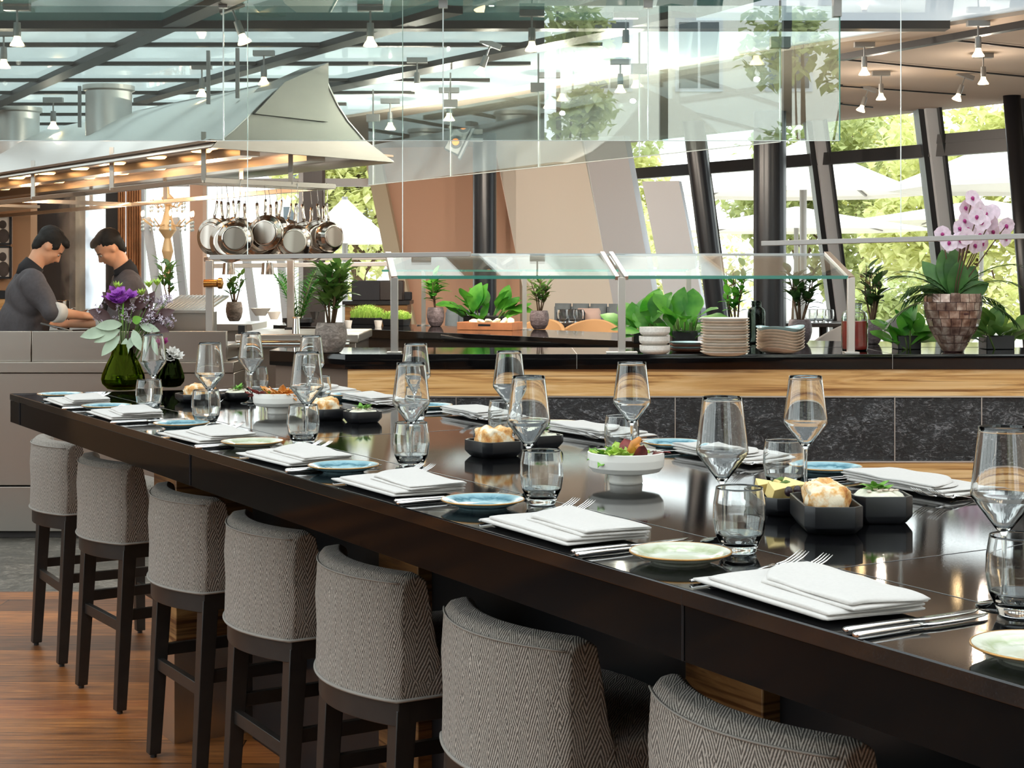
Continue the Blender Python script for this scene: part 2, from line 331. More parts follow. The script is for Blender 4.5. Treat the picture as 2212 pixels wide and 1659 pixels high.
# low kitchen ceiling of glass panels: edge line to the taupe ceiling
E0 = G(755, 248, CZ); E1 = G(2212, 22, CZ); ed = (E1-E0); Ea = E0-ed*.62; Eb = E1+ed*.12
YL = 7.1; Y1 = 7.88
def xe(y): return E0.x+(E1.x-E0.x)*(y-E0.y)/(E1.y-E0.y)
def sheet(pts, z): return MB().add([(x, y, z) for x, y in pts], [tuple(range(len(pts)))])
struct(sheet([(-7, Y1), (xe(Y1), Y1), (xe(17.4), 17.4), (-7, 17.4)], CZ).build('ceiling', 'ceiling_glass'))
struct(sheet([(1.22, YL), (xe(YL), YL), (xe(Y1), Y1), (.85, Y1)], CZ).build('ceiling.004', 'ceiling_pale'))
struct(sheet([(-7, YL), (1.22, YL), (.85, Y1), (-7, Y1)], CZ).build('ceiling.001', 'ceiling_teal_reflection'))  # reflection of the dark interior put into the teal colour of these panes
struct(MB().prism([(xe(YL), YL), (6.5, YL), (6.5, 10.5), (A1.x+.1, A1.y+.1), (A0.x+.1, A0.y+.15), (-.6, 17.4), (xe(17.4), 17.4)], CZ-.02, CZ+.05).build('ceiling.002', 'taupe_ceiling'))
# steel grid under the glass ceiling
k = 0
for yy in (7.88, 8.60, 9.38, 10.19, 10.9, 11.64, 12.4, 13.2, 14.0, 14.8):
    w_ = .05 if yy > 7.9 else .10
    struct(MB().box(-7, xe(yy)-.05-(1.1 if 8 < yy < 8.7 else (.9 if 9 < yy < 9.8 else .55)) if yy > 7.9 else xe(yy), yy-w_/2, yy+w_/2, CZ-(.02 if yy > 7.9 else .04), CZ+.001).build('trim_%d' % (k+1), 'beam')); k += 1
def diag(p, q, wd=.09):
    global k
    k += 1; d_ = (q-p).normalized(); nn = Vector((-d_.y, d_.x, 0))*wd/2
    struct(MB().prism([p+nn, p-nn, q-nn, q+nn], CZ-.035, CZ+.002).build('trim_%d' % k, 'beam'))
for a, b, e1, e2 in (((0, 215), (470, 0), .5, .1), ((576, 132), (883, 41), 1.3, .25), ((700, 186), (1276, 68), .6, .25)):
    p, q = G(*a, CZ), G(*b, CZ); v = q-p; diag(p-v*e1, q+v*e2, .1 if a[0] < 650 else .16)
# tall atrium over the dining table
struct(sheet([(-7, -5.2), (6.5, -5.2), (6.5, YL), (-7, YL)], HZ).build('ceiling.003', 'skylight'))
struct(MB().box(-7, 6.5, YL, YL+.08, CZ+.03, HZ).build('wall_above', 'black_wall'))
struct(MB().box(-7.2, -7, 6.8, 17.5, -.1, HZ).build('wall_left', 'warm_wall'))
struct(MB().box(6.5, 6.7, -5.2, 9.9, -.1, HZ).build('wall_right', 'bright_beige'))
wn = 0
def window(corners, frame, mat_frame='black_frame', glass='window_glass'):
    """corners: 4 world points of the pane; frame: list of (a, b, w, h) bars"""
    global wn
    wn += 1
    t = bpy.data.objects.new('window_%d' % wn, None); COL.objects.link(t); struct(t)
    MB().add(corners, [(0, 1, 2, 3)]).build('pane', glass, t, solid=.012)
    for a, b, w_, h_, mt in frame: MB().bar(a, b, w_, h_).build('window_frame', mt, t)
    return t
struct(MB().box(-7, .3, -5.3, -5.1, -.1, HZ).build('wall_behind', 'dark_wall'))  # unseen wall made solid to block sky and darken the glass reflections
for i in range(4):   # glazed wall behind the camera
    x0 = .35+i*1.53; x1 = x0+1.53
    struct(MB().box(x0, x1, -5.3, -5.1, -.1, 1.25).build('wall_behind', 'dark_wall'))  # unseen solid sill added to cut low light under the table
    window([(x0, -5.2, 1.25), (x1, -5.2, 1.25), (x1, -5.2, HZ), (x0, -5.2, HZ)],
           [((x0, -5.2, 1.25), (x0, -5.2, HZ), .1, .14, 'black_frame'), ((x0, -5.2, 3.0), (x1, -5.2, 3.0), .12, .1, 'black_frame'), ((x0, -5.2, HZ-.05), (x1, -5.2, HZ-.05), .12, .1, 'black_frame')])
for i in range(5):   # glazed left wall of the atrium
    y0 = -5.1+i*2.38; y1 = y0+2.38
    window([(-7, y0, 1.25), (-7, y1, 1.25), (-7, y1, HZ), (-7, y0, HZ)], [((-7, y0, 0), (-7, y0, HZ), .1, .14, 'black_frame'), ((-7, y0, 3.0), (-7, y1, 3.0), .12, .1, 'black_frame'), ((-7, y0, .625), (-7, y1, .625), .12, 1.25, 'dark_wall')])  # dark sill bar raised out of view to cut low light under the table
# leaning glazed facade on the right
MU = [spx(x) for x in (1322, 1490, 1745, 1985, 2200, 2480, 2900)]
for i in range(len(MU)):
    s0 = MU[i]; s1 = MU[i+1] if i+1 < len(MU) else MU[i]+.25
    fr = [(fac(s0, 0), fac(s0, CZ), .055, .16, 'black_frame'), (fac(s0, 0)+WD*-.11, fac(s0, CZ)+WD*-.11, .1, .1, 'grey_steel_frame'), (fac(s0, 0)+WD*-.18, fac(s0, CZ)+WD*-.18, .02, .12, 'black_frame'),
          (fac(s0, 2.42), fac(s1, 2.42), .07, .1, 'black_frame'), (fac(s0, .04), fac(s1, .04), .1, .08, 'black_frame')]
    if i >= 3: fr.append((fac(s0, 2.50), fac(s1, 2.50), .05, .07, 'black_frame'))
    window([fac(s0, .05), fac(s1, .05), fac(s1, CZ), fac(s0, CZ)], fr)
# opaque leaning wall panels left of the glazing
def slab(pxs, d0, d1, mat, name, th=.12, z0=0, z1=None, lean=.3):
    """leaning wall slab whose left and right edges meet the eye line at the given pixels"""
    a, b = pxs; pa = W(a, HY, d0); pb = W(b, HY, d1); dirn = (pb-pa).normalized(); nn = Vector((-dirn.y, dirn.x, 0)); z1 = z1 or CZ
    def q(p, z, o): r = p+dirn*(lean*(CH-z)/1.5)+nn*o; r.z = z; return r
    return struct(MB().hull8([q(pa, z0, 0), q(pb, z0, 0), q(pb, z0, th), q(pa, z0, th)], [q(pa, z1, 0), q(pb, z1, 0), q(pb, z1, th), q(pa, z1, th)]).build(name, mat))
slab((838, 1122), 15.6, 15.4, 'tan_wall', 'wall_back')
slab((838, 872), 15.5, 15.45, 'beige_wall', 'wall_back.001', .06, lean=.33)
slab((1122, 1134), 15.3, 14.6, 'beige_wall', 'wall_back.002')
slab((1122, 1312), 14.6, 14.4, 'bright_beige', 'wall_back.003')
slab((1312, 1402), 14.3, 14.1, 'grey_blue_wall', 'wall_back.004')
slab((1425, 1505), 13.9, 13.8, 'white_frame', 'wall_back.005', z1=2.3)
# bright bay at the left rear: posts, glass, bronze curtain
YB = 15.9
def vpost(x0, x1, d, y0, y1, mat, name, lean=0, th=.2):
    a = W(x0, HY, d).x; b = W(x1, HY, d).x
    return struct(MB().hull8([(a+lean, d, y0), (b+lean, d, y0), (b+lean, d+th, y0), (a+lean, d+th, y0)], [(a, d, y1), (b, d, y1), (b, d+th, y1), (a, d+th, y1)]).build(name, mat))
vpost(-700, 66, 14.2, 0, CZ, 'warm_wall', 'wall_back.006'); vpost(60, 150, 14.6, 0, CZ, 'dark_wall', 'wall_back.007'); vpost(148, 172, 14.8, 0, CZ, 'beige_wall', 'wall_back.008')
vpost(228, 256, 15.4, 0, CZ, 'dark_wall', 'wall_back.009'); vpost(410, 438, 15.6, 0, CZ, 'tan_wall', 'wall_back.010')
vpost(655, 696, 12.6, 0, CZ, 'dark_wall', 'wall_back.011'); 
for a, b in ((172, 228), (305, 410), (438, 655), (655, 842)):
    x0 = W(a, HY, YB).x; x1 = W(b, HY, YB).x
    window([(x0, YB, .05), (x1, YB, .05), (x1, YB, CZ), (x0, YB, CZ)],
           [((x0, YB, 0), (x0, YB, CZ), .08, .1, 'white_frame'), ((x0, YB, .9), (x1, YB, .9), .06, .05, 'grey_steel_frame'), ((x0, YB, 2.4), (x1, YB, 2.4), .08, .08, 'grey_steel_frame')])
for a, b, d in ((316, 350, 15.0), (378, 404, 15.2), (520, 552, 14.8), (598, 620, 15.3)):
    struct(MB().bar(W(a, 470, d), W(b, 700, d), .07, .09).build('trim_%d' % (k+1), 'grey_steel_frame')); k += 1
# columns
def column(px, w_, d, z1, lean=0):
    c = W(px, HY, d); r = w_/2/F*d
    global k; k += 1
    return struct(MB().tube([(c.x+lean*.75, d, 0), (c.x-lean*(z1-CH)/2, d, z1)], r, 32).build('trim_%d' % k, 'column_black', smooth=True, angle=50))
column(1047, 51, 14.0, CZ); column(1663, 70, 12.1, CZ); column(1538, 46, 12.9, CZ, .25)
c_ = W(2216, HY, 11); struct(MB().tube([(c_.x+.12, 11, 0), (c_.x-.1, 11, CZ)], .06, 24).build('trim_99', 'black_frame', smooth=True))
# ------------------------------------------------------------------ outside ground
struct(MB().box(-30, 45, 17.5, 70, -.25, -.12).build('floor.002', 'paving')); struct(MB().box(6.5, 45, 6, 17.5, -.25, -.13).build('floor.003', 'paving')); struct(MB().box(-40, 40, -60, -5.3, -.25, -.12).build('floor.004', 'paving'))
# ================================================================== communal table
L0 = -1.35
far_l = UN(G(665, 837, TZ)); near_l = UN(G(21, 850, TZ))
tb = thing('communal_table', 'long black polished granite bar table with skewed end, laid for lunch', 'table', T(0, 0, 0))
def loc(p, o): return p-o.location
def tq(u, n, z): return T(u, n, z)-tb.location
foot = [(L0, 0), (L0, 1.07), (far_l[0], 1.07), (near_l[0], 0)]
MB().prism([tq(u, n, 0) for u, n in foot], TZ-.025, TZ).build('tabletop', 'granite', tb, bevel=.002)
ins = .003
ap = MB()
for i in range(4):
    a = tq(*foot[i], 0); b = tq(*foot[(i+1) % 4], 0); c0 = sum((tq(*f, 0) for f in foot), Vector())/4
    di = (b-a).normalized(); nn = Vector((-di.y, di.x, 0)); nn = nn if nn.dot(c0-a) > 0 else -nn
    ap.prism([a+nn*ins+di*ins, b+nn*ins-di*ins, b+nn*.025-di*.025, a+nn*.025+di*.025], TZ-.105, TZ-.0255)
ap.build('apron', 'granite_apron', tb)
sm = MB()
for u in (.62, 2.75, 4.7): sm.bar(tq(u, .29 if u < 1 else 0, TZ+.0002), tq(u, 1.07, TZ+.0002), .0022, .0006)
sm.bar(tq(L0, .29, TZ+.0002), tq(4.6, .29, TZ+.0002), .0022, .0006)
sm.build('joint_line', 'joint', tb); sm = MB()
for u in (.62, 2.75, 4.62): sm.bar(tq(u, .0018, TZ-.104), tq(u, .0018, TZ-.004), .003, .003)
sm.build('joint_line', 'column_black', tb)
for i, u in enumerate((3.67, 2.35, 1.0, -.3)):
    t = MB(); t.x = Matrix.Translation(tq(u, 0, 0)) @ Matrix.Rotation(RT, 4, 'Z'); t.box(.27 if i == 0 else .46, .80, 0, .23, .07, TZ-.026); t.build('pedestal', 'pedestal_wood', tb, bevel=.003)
    t = MB(); t.x = Matrix.Translation(tq(u, 0, 0)) @ Matrix.Rotation(RT, 4, 'Z'); t.box(.262 if i == 0 else .452, .81, -.008, .238, 0, .30 if i == 0 else .12); t.build('kick_plate', 'steel', tb)
t = MB(); t.x = Matrix.Rotation(RT, 4, 'Z'); t.box(.5, .78, L0+.3, 3.6, 0, TZ-.106); t.build('light_block_core', 'black_frame', tb)  # added dark core, keeps light out from under the table
# ------------------------------------------------------------------ stools (local +y towards the table)
def stool():
    t = thing('bar_stool', 'x', 'stool')
    w = .225; zt = .849; zb = .575
    # curved upholstered back: rings along the width
    rows = []; nx = 18
    for i in range(nx+1):
        x = -w+2*w*i/nx; bow = -.066*(1-(x/w)**2)
        e = min(1, (1-abs(x/w))*9)**.5; ring = []
        prof = [(0, zb), (.004, zb+.1), (.0, zt-.10), (.006, zt-.02), (.022, zt-.003), (.060, zt), (.078, zt-.012), (.088, zt-.06), (.105, zt-.16), (.12, zb+.06), (.125, zb)]
        for (y, z) in prof:
            sh = 1-.02*(1-e); ring.append((x*(1 if z > zb+.03 else .985), y+bow+(.008*(1-e) if y < .05 else -.008*(1-e)), zb+(z-zb)*sh))
        rows.append(ring)
    MB().rings(rows).build('backrest', 'herringbone', t, smooth=True, angle=48, bevel=.004)
    sm_ = MB(); sm_.tube([((-w+2*w*i/nx)*.975, -.066*(1-(-1+2*i/nx)**2)+.0035, zt-.019) for i in range(nx+1)], .0022, 6); sm_.build('seam', 'piping', t, smooth=True)
    sm_ = MB(); pts = [(-w*.985+2*w*.985*i/nx, -.066*(1-(-1+2*i/nx)**2)-.001, zb+.002) for i in range(nx+1)]; sm_.tube(pts+[(w*.985, .1, zb+.002), (w*.985, .42, zb+.002)], .004, 6); sm_.tube([pts[0], (-w*.985, .1, zb+.002), (-w*.985, .42, zb+.002)], .004, 6); sm_.build('piping', 'piping', t, smooth=True)
    st = MB(); rr = []
    for z, g in ((zb, 0), (zb+.045, .002), (zb+.075, -.006), (zb+.088, -.03), (zb+.094, -.09)):
        rr.append([(-w+.003-g, .09, z), (w-.003+g, .09, z), (w-.003+g, .43+g, z), (w*.5, .455+g, z), (0, .462+g, z), (-w*.5, .455+g, z), (-w+.003-g, .43+g, z)])
    st.rings(rr).build('seat', 'herringbone', t, smooth=True, bevel=.006, angle=50)
    ra = MB(); a_ = [Vector((-w*.97+2*w*.97*i/nx, -.064*(1-(-1+2*i/nx)**2)+.006, 0)) for i in range(nx+1)]
    ra.rings([[p+Vector((0, 0, zb-.055)), p+Vector((0, .03, zb-.055)), p+Vector((0, .03, zb-.001)), p+Vector((0, 0, zb-.001))] for p in a_])
    ra.box(-w*.97, -w*.97+.03, .03, .43, zb-.05, zb-.001); ra.box(w*.97-.03, w*.97, .03, .43, zb-.05, zb-.001); ra.box(-w*.97, w*.97, .41, .435, zb-.05, zb-.001)
    ra.build('seat_rail', 'stool_wood', t, bevel=.002)
    def leg(x, y, dx, dy):
        a = [(x-.024, y-.024), (x+.024, y-.024), (x+.024, y+.024), (x-.024, y+.024)]; b = [(x+dx-.018, y+dy-.018), (x+dx+.018, y+dy-.018), (x+dx+.018, y+dy+.018), (x+dx-.018, y+dy+.018)]
        l = MB(); l.hull8([(p[0], p[1], .012) for p in b], [(p[0], p[1], zb-.02) for p in a]); o = l.build('leg', 'stool_wood', t, bevel=.002)
        MB().lathe([(0, 0), (.010, 0), (.010, .012), (0, .012)], 12, (x+dx, y+dy, 0)).build('glide', 'black_ceramic', o)
    X = w*.97-.024
    leg(-X, .027, -.004, -.03); leg(X, .027, .004, -.03); leg(-X, .41, -.002, .01); leg(X, .41, .002, .01)
    for q in (((-X, .012, .29), (X, .012, .29)), ((-X, .41, .20), (X, .41, .20)), ((-X, .015, .33), (-X, .41, .33)), ((X, .015, .33), (X, .41, .33))):
        MB().bar(*q, .02, .036).build('stretcher', 'stool_wood', t, bevel=.0015)
    return t
SG = 'herringbone bar stools along the black table'
st0 = stool()
desc = ['grey herringbone stool farthest along, beside the kitchen end of the table', 'second grey herringbone stool from the kitchen end, angled slightly',
        'third herringbone stool from the kitchen end, just before the wooden pedestal', 'middle one of seven herringbone stools, wholly upright in view',
        'herringbone stool with bowed back, fifth from the kitchen end', 'large herringbone stool, second nearest the camera', 'nearest herringbone stool, only the top of its back in view']
corners = [(143, 958), (262, 1003), (440, 1078), (632, 1150), (868, 1242), (1222, 1386), (1815, 1610)]
stools = []
for i, (px, py) in enumerate(corners):
    p = G(px, py, .849); u, n = UN(p)
    o = st0 if i == 0 else copy_tree(st0)
    # local +y -> N, local +x -> -U ; right corner sits at local x=+w
    ang = RT-pi/2
    xdir = Vector((cos(ang), sin(ang), 0)); o.location = Vector((p.x, p.y, 0))-xdir*.225-Vector((-sin(ang), cos(ang), 0))*.006
    o.rotation_euler = (0, 0, ang+(0, .06, .02, 0, -.02, .02, .01)[i])
    o['label'] = desc[i]; o['group'] = SG; stools.append(o)
# ================================================================== tableware prototypes (base at local origin)
def wineglass():
    t = thing('wine_glass', 'x', 'glass'); H = .242
    out = [(.0, .0), (.036, .0), (.0365, .0015), (.034, .003), (.015, .006), (.0052, .011), (.0036, .03), (.0033, .075), (.0045, .097), (.012, .107), (.0425, .147), (.0435, .152), (.0428, .158), (.0325, H)]
    inn = [(.0318, H+.0003), (.0310, H-.001), (.0415, .158), (.0422, .152), (.0410, .148), (.011, .1095), (.004, .1035), (0, .103)]
    MB().lathe(out+inn, 40).build('goblet', 'crystal', t, smooth=True, angle=60)
    return t
def tumbler():
    t = thing('water_tumbler', 'x', 'glass'); H = .105
    out = [(0, 0), (.024, 0), (.0275, .003), (.028, .008), (.031, .014), (.0385, .03), (.0425, .055), (.0415, .08), (.0375, H)]
    inn = [(.0368, H+.0003), (.0361, H-.001), (.0399, .08), (.0407, .055), (.0366, .031), (.028, .019), (.018, .0145), (0, .014)]
    MB().lathe(out+inn, 40).build('cup', 'crystal', t, smooth=True, angle=60)
    return t
def plate(mat):
    t = thing('bread_plate', 'x', 'plate')
    MB().lathe([(0, 0), (.045, 0), (.047, .003), (.068, .010), (.079, .0155), (.0785, .018), (.066, .0145), (.048, .0075), (.03, .006), (0, .006)], 48).build('dish', mat, t, smooth=True, angle=70)
    MB().lathe([(.0782, .0150), (.0798, .0160), (.0792, .0182), (.0774, .0180)], 48, close=True).build('rim', 'gold_rim', t, smooth=True)
    return t
def fork():
    mb = MB(); path = [(-.105, .0035), (-.06, .003), (0, .004), (.03, .010), (.048, .012)]
    mb.tube([(x, 0, z) for x, z in path], [.0052, .0048, .0030, .0026, .005], 8, .45)
    body = [(.048, .0115), (.056, .0105), (.064, .010)]
    mb.rings([[(x, -w_, z-.0008), (x, w_, z-.0008), (x, w_, z+.0008), (x, -w_, z+.0008)] for (x, z), w_ in zip(body, (.005, .0105, .012))])
    for y in (-.0102, -.0034, .0034, .0102): mb.tube([(.063, y, .010), (.08, y*1.02, .013), (.096, y*1.05, .020), (.108, y*1.05, .028)], [.0019, .0017, .0015, .0007], 6, .8)
    return mb
def knife():
    mb = MB(); mb.tube([(-.115, 0, .0045), (-.112, 0, .0048), (-.06, 0, .005), (-.01, 0, .0048), (.0, 0, .0045)], [.004, .0062, .0058, .005, .0035], 10, .6)
    mb.rings([[(x, -a, .0035), (x, b, .0035), (x, b, .0052), (x, -a, .0052)] for x, a, b in ((-.002, .004, .004), (.02, .009, .005), (.07, .0095, .005), (.105, .006, .005), (.122, -.003, .0045))]); return mb
def napkin_mesh(seed):
    rnd = random.Random(seed)
    def fold(mb, cx, cy, lx, ly, z, th, rot, wob, bend=0.0, tip=0.0):
        nu = 26; rr = []; c, s_ = cos(rot), sin(rot); off = rnd.random()*9; r = th/2
        sec = [(-lx/2+r-r*cos(a), r*sin(a)) for a in [-pi/2+pi*k/6 for k in range(7)]]
        top = [(-lx/2+r+(lx-2*r)*k/8, r) for k in range(1, 8)]; sec2 = [(lx/2-r+r*cos(a), r*sin(a)) for a in [pi/2-pi*k/6 for k in range(7)]]; bot = [(lx/2-r-(lx-2*r)*k/8, -r) for k in range(1, 8)]
        prof = [(x, zz) for x, zz in sec]+top+sec2+bot
        for i in range(nu+1):
            t = -1+2*i/nu; e = 1-.5*max(0, (abs(t)-.97)/.03)**2; ring = []
            for x, zz in prof:
                f = x/lx+.5; y = t*ly/2; g = ((t+1)/2)**3
                y -= bend*(1-f)**2.2*g; y += .006*sin(f*5+off)*abs(t)**8
                xx = x; w_ = noise.noise(Vector((xx*13+off, y*13, off)))*wob
                h = z+r+zz*e+(w_ if zz > -r*.5 else w_*.4)-tip*max(0, t)**8*(1-f)
                ring.append((cx+xx*c-y*s_, cy+xx*s_+y*c, max(.0004+(.0003 if zz > 0 else 0), h)))
            rr.append(ring)
        mb.rings(rr)
    mb = MB()   # local x = N (short), local y = U (long)
    fold(mb, 0, 0, .158, .300, .0, .0062, 0, .0008); fold(mb, .003, -.006, .152, .292, .0060, .0062, -.012, .0016, .02)
    fold(mb, .022, -.016, .124, .284, .0120, .0052, -.05, .0022, .075, .004); fold(mb, .024, -.018, .120, .280, .0168, .0060, -.055+rnd.uniform(-.02, .02), .0034, .085, .005)
    return mb
WG = wineglass(); TB = tumbler(); PB = plate('blue_glaze'); PC = plate('cream_glaze')
FK = fork().build('table_fork', 'cutlery', smooth=True); KN = knife().build('table_knife', 'cutlery', smooth=True)
used = set()
def put(proto, loc, rz, label, group=None, cat=None, name=None, scale=None):
    if proto.name not in used: used.add(proto.name); o = proto
    else: o = copy_tree(proto)
    o.location = loc; o.rotation_euler = (0, 0, rz); o['label'] = label
    if group: o['group'] = group
    if cat: o['category'] = cat
    if scale: o.scale = (scale,)*3
    return o
RIM = 1.292; TRIM = 1.155
def atz(px, py, z, zb=TZ): p = G(px, py, z); p.z = zb; return p
#   phrase, napkin px, plate px, glaze, tumbler rim px, wine rim px, flip
S = [
 ('stool side, at the vase end', (165, 871), (130, 856), 'b', None, None, 0),
 ('stool side, second from the vase end', (268, 899), (230, 882), 'b', (322, 820), (331, 722), 0),
 ('stool side, third from the vase end', (445, 947), (392, 921), 'b', (445, 842), (453, 740), 0),
 ('stool side, beside the far salad bowl', (632, 993), (545, 962), 'c', (655, 874), (663, 760), 0),
 ('stool side, fifth from the vase end', (857, 1053), (742, 1015), 'b', (888, 912), (888, 783), 0),
 ('stool side, beside the near salad bowl', (1209, 1147), (1043, 1092), 'b', (1170, 972), (1142, 812), 0),
 ('stool side, largest in view', (1737, 1290), (1470, 1208), 'c', (1597, 1052), (1560, 857), 0),
 ('stool side, cut by the right edge', None, (2248, 1420), 'c', (2201, 1156), (2168, 922), 0),
 ('buffet side, at the vase end', (705, 845), (755, 857), 'b', (688, 812), (672, 725), 1),
 ('buffet side, second from the vase end', (822, 868), (925, 881), 'b', (897, 832), (898, 742), 1),
 ('buffet side, with the pink-lit napkin', (1050, 899), (1200, 921), 'c', (1088, 865), (1100, 758), 1),
 ('buffet side, opposite the near salad bowl', (1300, 938), (1455, 964), 'b', (1343, 897), (1365, 782), 1),
 ('buffet side, beside the cheese dish', (1592, 988), (1785, 1018), 'b', (1693, 950), (1740, 812), 1),
 ('buffet side, nearest the right edge', (1995, 1053), None, None, None, None, 1),
]
for i, (ph, nk, pl, gz, tu, wi, fl) in enumerate(S):
    rz = RT+(pi if fl else 0); rj = random.Random(i*7+1)
    if nk:
        p = G(*nk, TZ+.003); p.z = TZ
        nm = napkin_mesh(i).build('napkin', 'napkin', smooth=True); nm.location = p+Vector((0, 0, .0055)); nm.rotation_euler = (0, 0, rz+rj.uniform(-.05, .05))
        tag(nm, 'folded white napkin, place on the '+ph, 'napkin', 'folded napkins on the black table')
        R = Matrix.Rotation(rz, 3, 'Z'); h = TZ+.0005
        for q, (dx, dy, nmz) in enumerate(((.038, .168, 'outer'), (.05, .135, 'inner'))):
            put(FK, p+R @ Vector((dx, dy, .0005)), rz+rj.uniform(-.06, .06)-.02, nmz+' fork by the napkin, '+ph, 'forks on the black table', 'fork')
        for q, (dx, dy, nmz) in enumerate(((.02, -.185, 'inner'), (.012, -.21, 'outer'))):
            put(KN, p+R @ Vector((dx, dy, .0005)), rz+rj.uniform(-.03, .03), nmz+' knife by the napkin, '+ph, 'knives on the black table', 'knife')
    if pl: put(PB if gz == 'b' else PC, G(pl[0], pl[1]+3, TZ+.002)*1.0-Vector((0, 0, .002)), rj.random()*6, ('blue' if gz == 'b' else 'pale green cream')+' bread plate with gold rim, '+ph, 'bread plates on the black table')
    if tu: put(TB, atz(*tu, TRIM), 0, 'rounded water tumbler, '+ph, 'water tumblers on the black table')
    if wi: put(WG, atz(*wi, RIM), 0, 'tall angular wine glass, '+ph, 'wine glasses on the black table')
put(WG, atz(542, 718, RIM), 0, 'wine glass alone behind the charcoal spread dish at the vase end', 'wine glasses on the black table')
put(TB, atz(554, 793, TRIM), 0, 'water tumbler behind the charcoal spread dish at the vase end', 'water tumblers on the black table')
# ================================================================== bowls and dishes on the table
def bowl_thing(label):
    t = thing('salad_bowl', label, 'bowl', group='footed white salad bowls')
    MB().lathe([(0, 0), (.034, 0), (.036, .003), (.034, .018), (.05, .0215), (.072, .026), (.080, .036), (.082, .052), (.0815, .066), (.0785, .067), (.077, .052), (.070, .036), (.04, .028), (0, .027)], 56).build('bowl', 'white_porcelain', t, smooth=True, angle=55)
    return t
def salad(parent, spec, seed):
    rnd = random.Random(seed)
    for name, mat, cnt, L, x0 in spec:
        mb = MB()
        for _ in range(cnt):
            a = rnd.uniform(0, 2*pi); r = rnd.uniform(0, .045); ll = L*rnd.uniform(.7, 1.2); b = (x0+r*cos(a), r*sin(a)*.9, .042+rnd.uniform(0, .014))
            mb.leaf(b, (cos(a)+rnd.uniform(-.5, .5), sin(a)+rnd.uniform(-.5, .5), rnd.uniform(.25, 1.1)), ll, ll*rnd.uniform(.5, .8), (0, 0, 1), rnd.uniform(-.2, .5), 6, rnd.uniform(.1, .5), .8, .10)
        mb.build(name, mat, parent, smooth=True, solid=.0008)
b1 = bowl_thing('white footed bowl of green salad topped with dark red leaves'); b1.location = G(1352, 1043, TZ)
salad(b1, [('lettuce', 'lettuce', 38, .04, -.012), ('green_leaf', 'leaf_fresh', 18, .035, -.02), ('red_leaf', 'radicchio', 12, .05, .012)], 3)
m_ = MB(); m_.tube([(.012, 0, .06), (.018, -.01, .085), (.03, -.012, .097)], [.013, .010, .005], 10); m_.tube([(.035, .0, .058), (.022, -.018, .082)], [.009, .006], 8); m_.build('radicchio_wedge', 'amber_leaf', b1, smooth=True)
b2 = bowl_thing('white footed bowl of amber and purple salad leaves near the vases'); b2.location = G(602, 893, TZ)
salad(b2, [('purple_leaf', 'radicchio', 16, .045, -.03), ('amber_leaf', 'amber_leaf', 36, .05, .012), ('green_leaf', 'leaf_fresh', 8, .04, 0)], 8)
def dish(name, label, p, rz, lx, ly, h):
    t = thing(name, label, 'dish', p, rz, 'black ceramic dishes on the table'); c = min(lx, ly)*.16; rr = []
    def oct_(a, b, z): return [(-a+c, -b, z), (a-c, -b, z), (a, -b+c, z), (a, b-c, z), (a-c, b, z), (-a+c, b, z), (-a, b-c, z), (-a, -b+c, z)]
    A, B = lx/2, ly/2
    for a, b, z in ((A*.80, B*.80, 0), (A*.84, B*.84, .002), (A*.985, B*.985, .013), (A, B, .016), (A, B, h), (A-.004, B-.004, h), (A-.005, B-.005, .014), (A*.5, B*.5, .012)): rr.append(oct_(a, b, z))
    MB().rings(rr).build('dish', 'black_ceramic', t, smooth=True, angle=25, bevel=.001)
    return t
def loaf(parent, lx, ly, h, seed, rise=.03):
    rnd = random.Random(seed); rr = []
    nx = 20
    me = MB().ball((0, 0, 0), (lx*.42, ly*.42, rise), 28, 18)
    pw = lambda a, s: (abs(a)/s)**.55*s*(1 if a > 0 else -1)
    me.v = [Vector((pw(v.x, lx*.42), pw(v.y, ly*.42), max(-.6*rise, pw(v.z, rise)*.9))) for v in me.v]
    me.v = [v+v.normalized()*(noise.noise(v*60+Vector((seed, 0, 0)))*.011+noise.noise(v*150)*.003)+Vector((0, 0, h+rise*.1)) for v in me.v]
    return me.build('bread', 'bread', parent, smooth=True)
def bread_dish(px, py, lx, ly, label, seed, h=.040, rz=0):
    t = dish('bread_dish', label, G(px, py, TZ), RT+rz, lx, ly, h); t['category'] = 'dish'
    o = loaf(t, lx*.86, ly*.8, h, seed); o.parent = None
    o.matrix_world = Matrix.Translation(t.location) @ Matrix.Rotation(t.rotation_euler.z, 4, 'Z'); o.location = t.location
    o.name = 'bread_piece'; tag(o, 'torn golden bread piece in the '+label, 'bread', 'bread pieces in black dishes'); return t
def spread_dish(px, py, lx, ly, label, seed, h=.034, sprig=True, rz=0):
    t = dish('spread_dish', label, G(px, py, TZ), RT+rz, lx, ly, h); rnd = random.Random(seed)
    me = MB().ball((0, 0, 0), (lx*.44, ly*.44, .012), 24, 10); me.v = [v+Vector((0, 0, h-.006+noise.noise(v*70+Vector((seed, 0, 0)))*.006)) for v in me.v]; me.build('spread', 'spread', t, smooth=True)
    mb = MB()
    for _ in range(16): mb.ball((rnd.uniform(-.25, .25)*lx, rnd.uniform(-.25, .25)*ly, h+.006+rnd.uniform(0, .003)), (.005, .003, .002), 8, 5)
    mb.build('seeds', 'stoneware', t, smooth=True)
    mb = MB()
    for _ in range(12):
        a = rnd.uniform(0, 6.3); mb.leaf((rnd.uniform(-.12, .12)*lx, rnd.uniform(-.12, .12)*ly, h+.006), (cos(a), sin(a), rnd.uniform(.3, 2)), rnd.uniform(.016, .034), .013, (0, 0, 1), .3, 4, .2)
    mb.build('herb_sprig', 'leaf_fresh', t, smooth=True, solid=.0005)
    return t
bread_dish(1067, 985, .115, .125, 'black dish with bread left of the near salad bowl', 5)
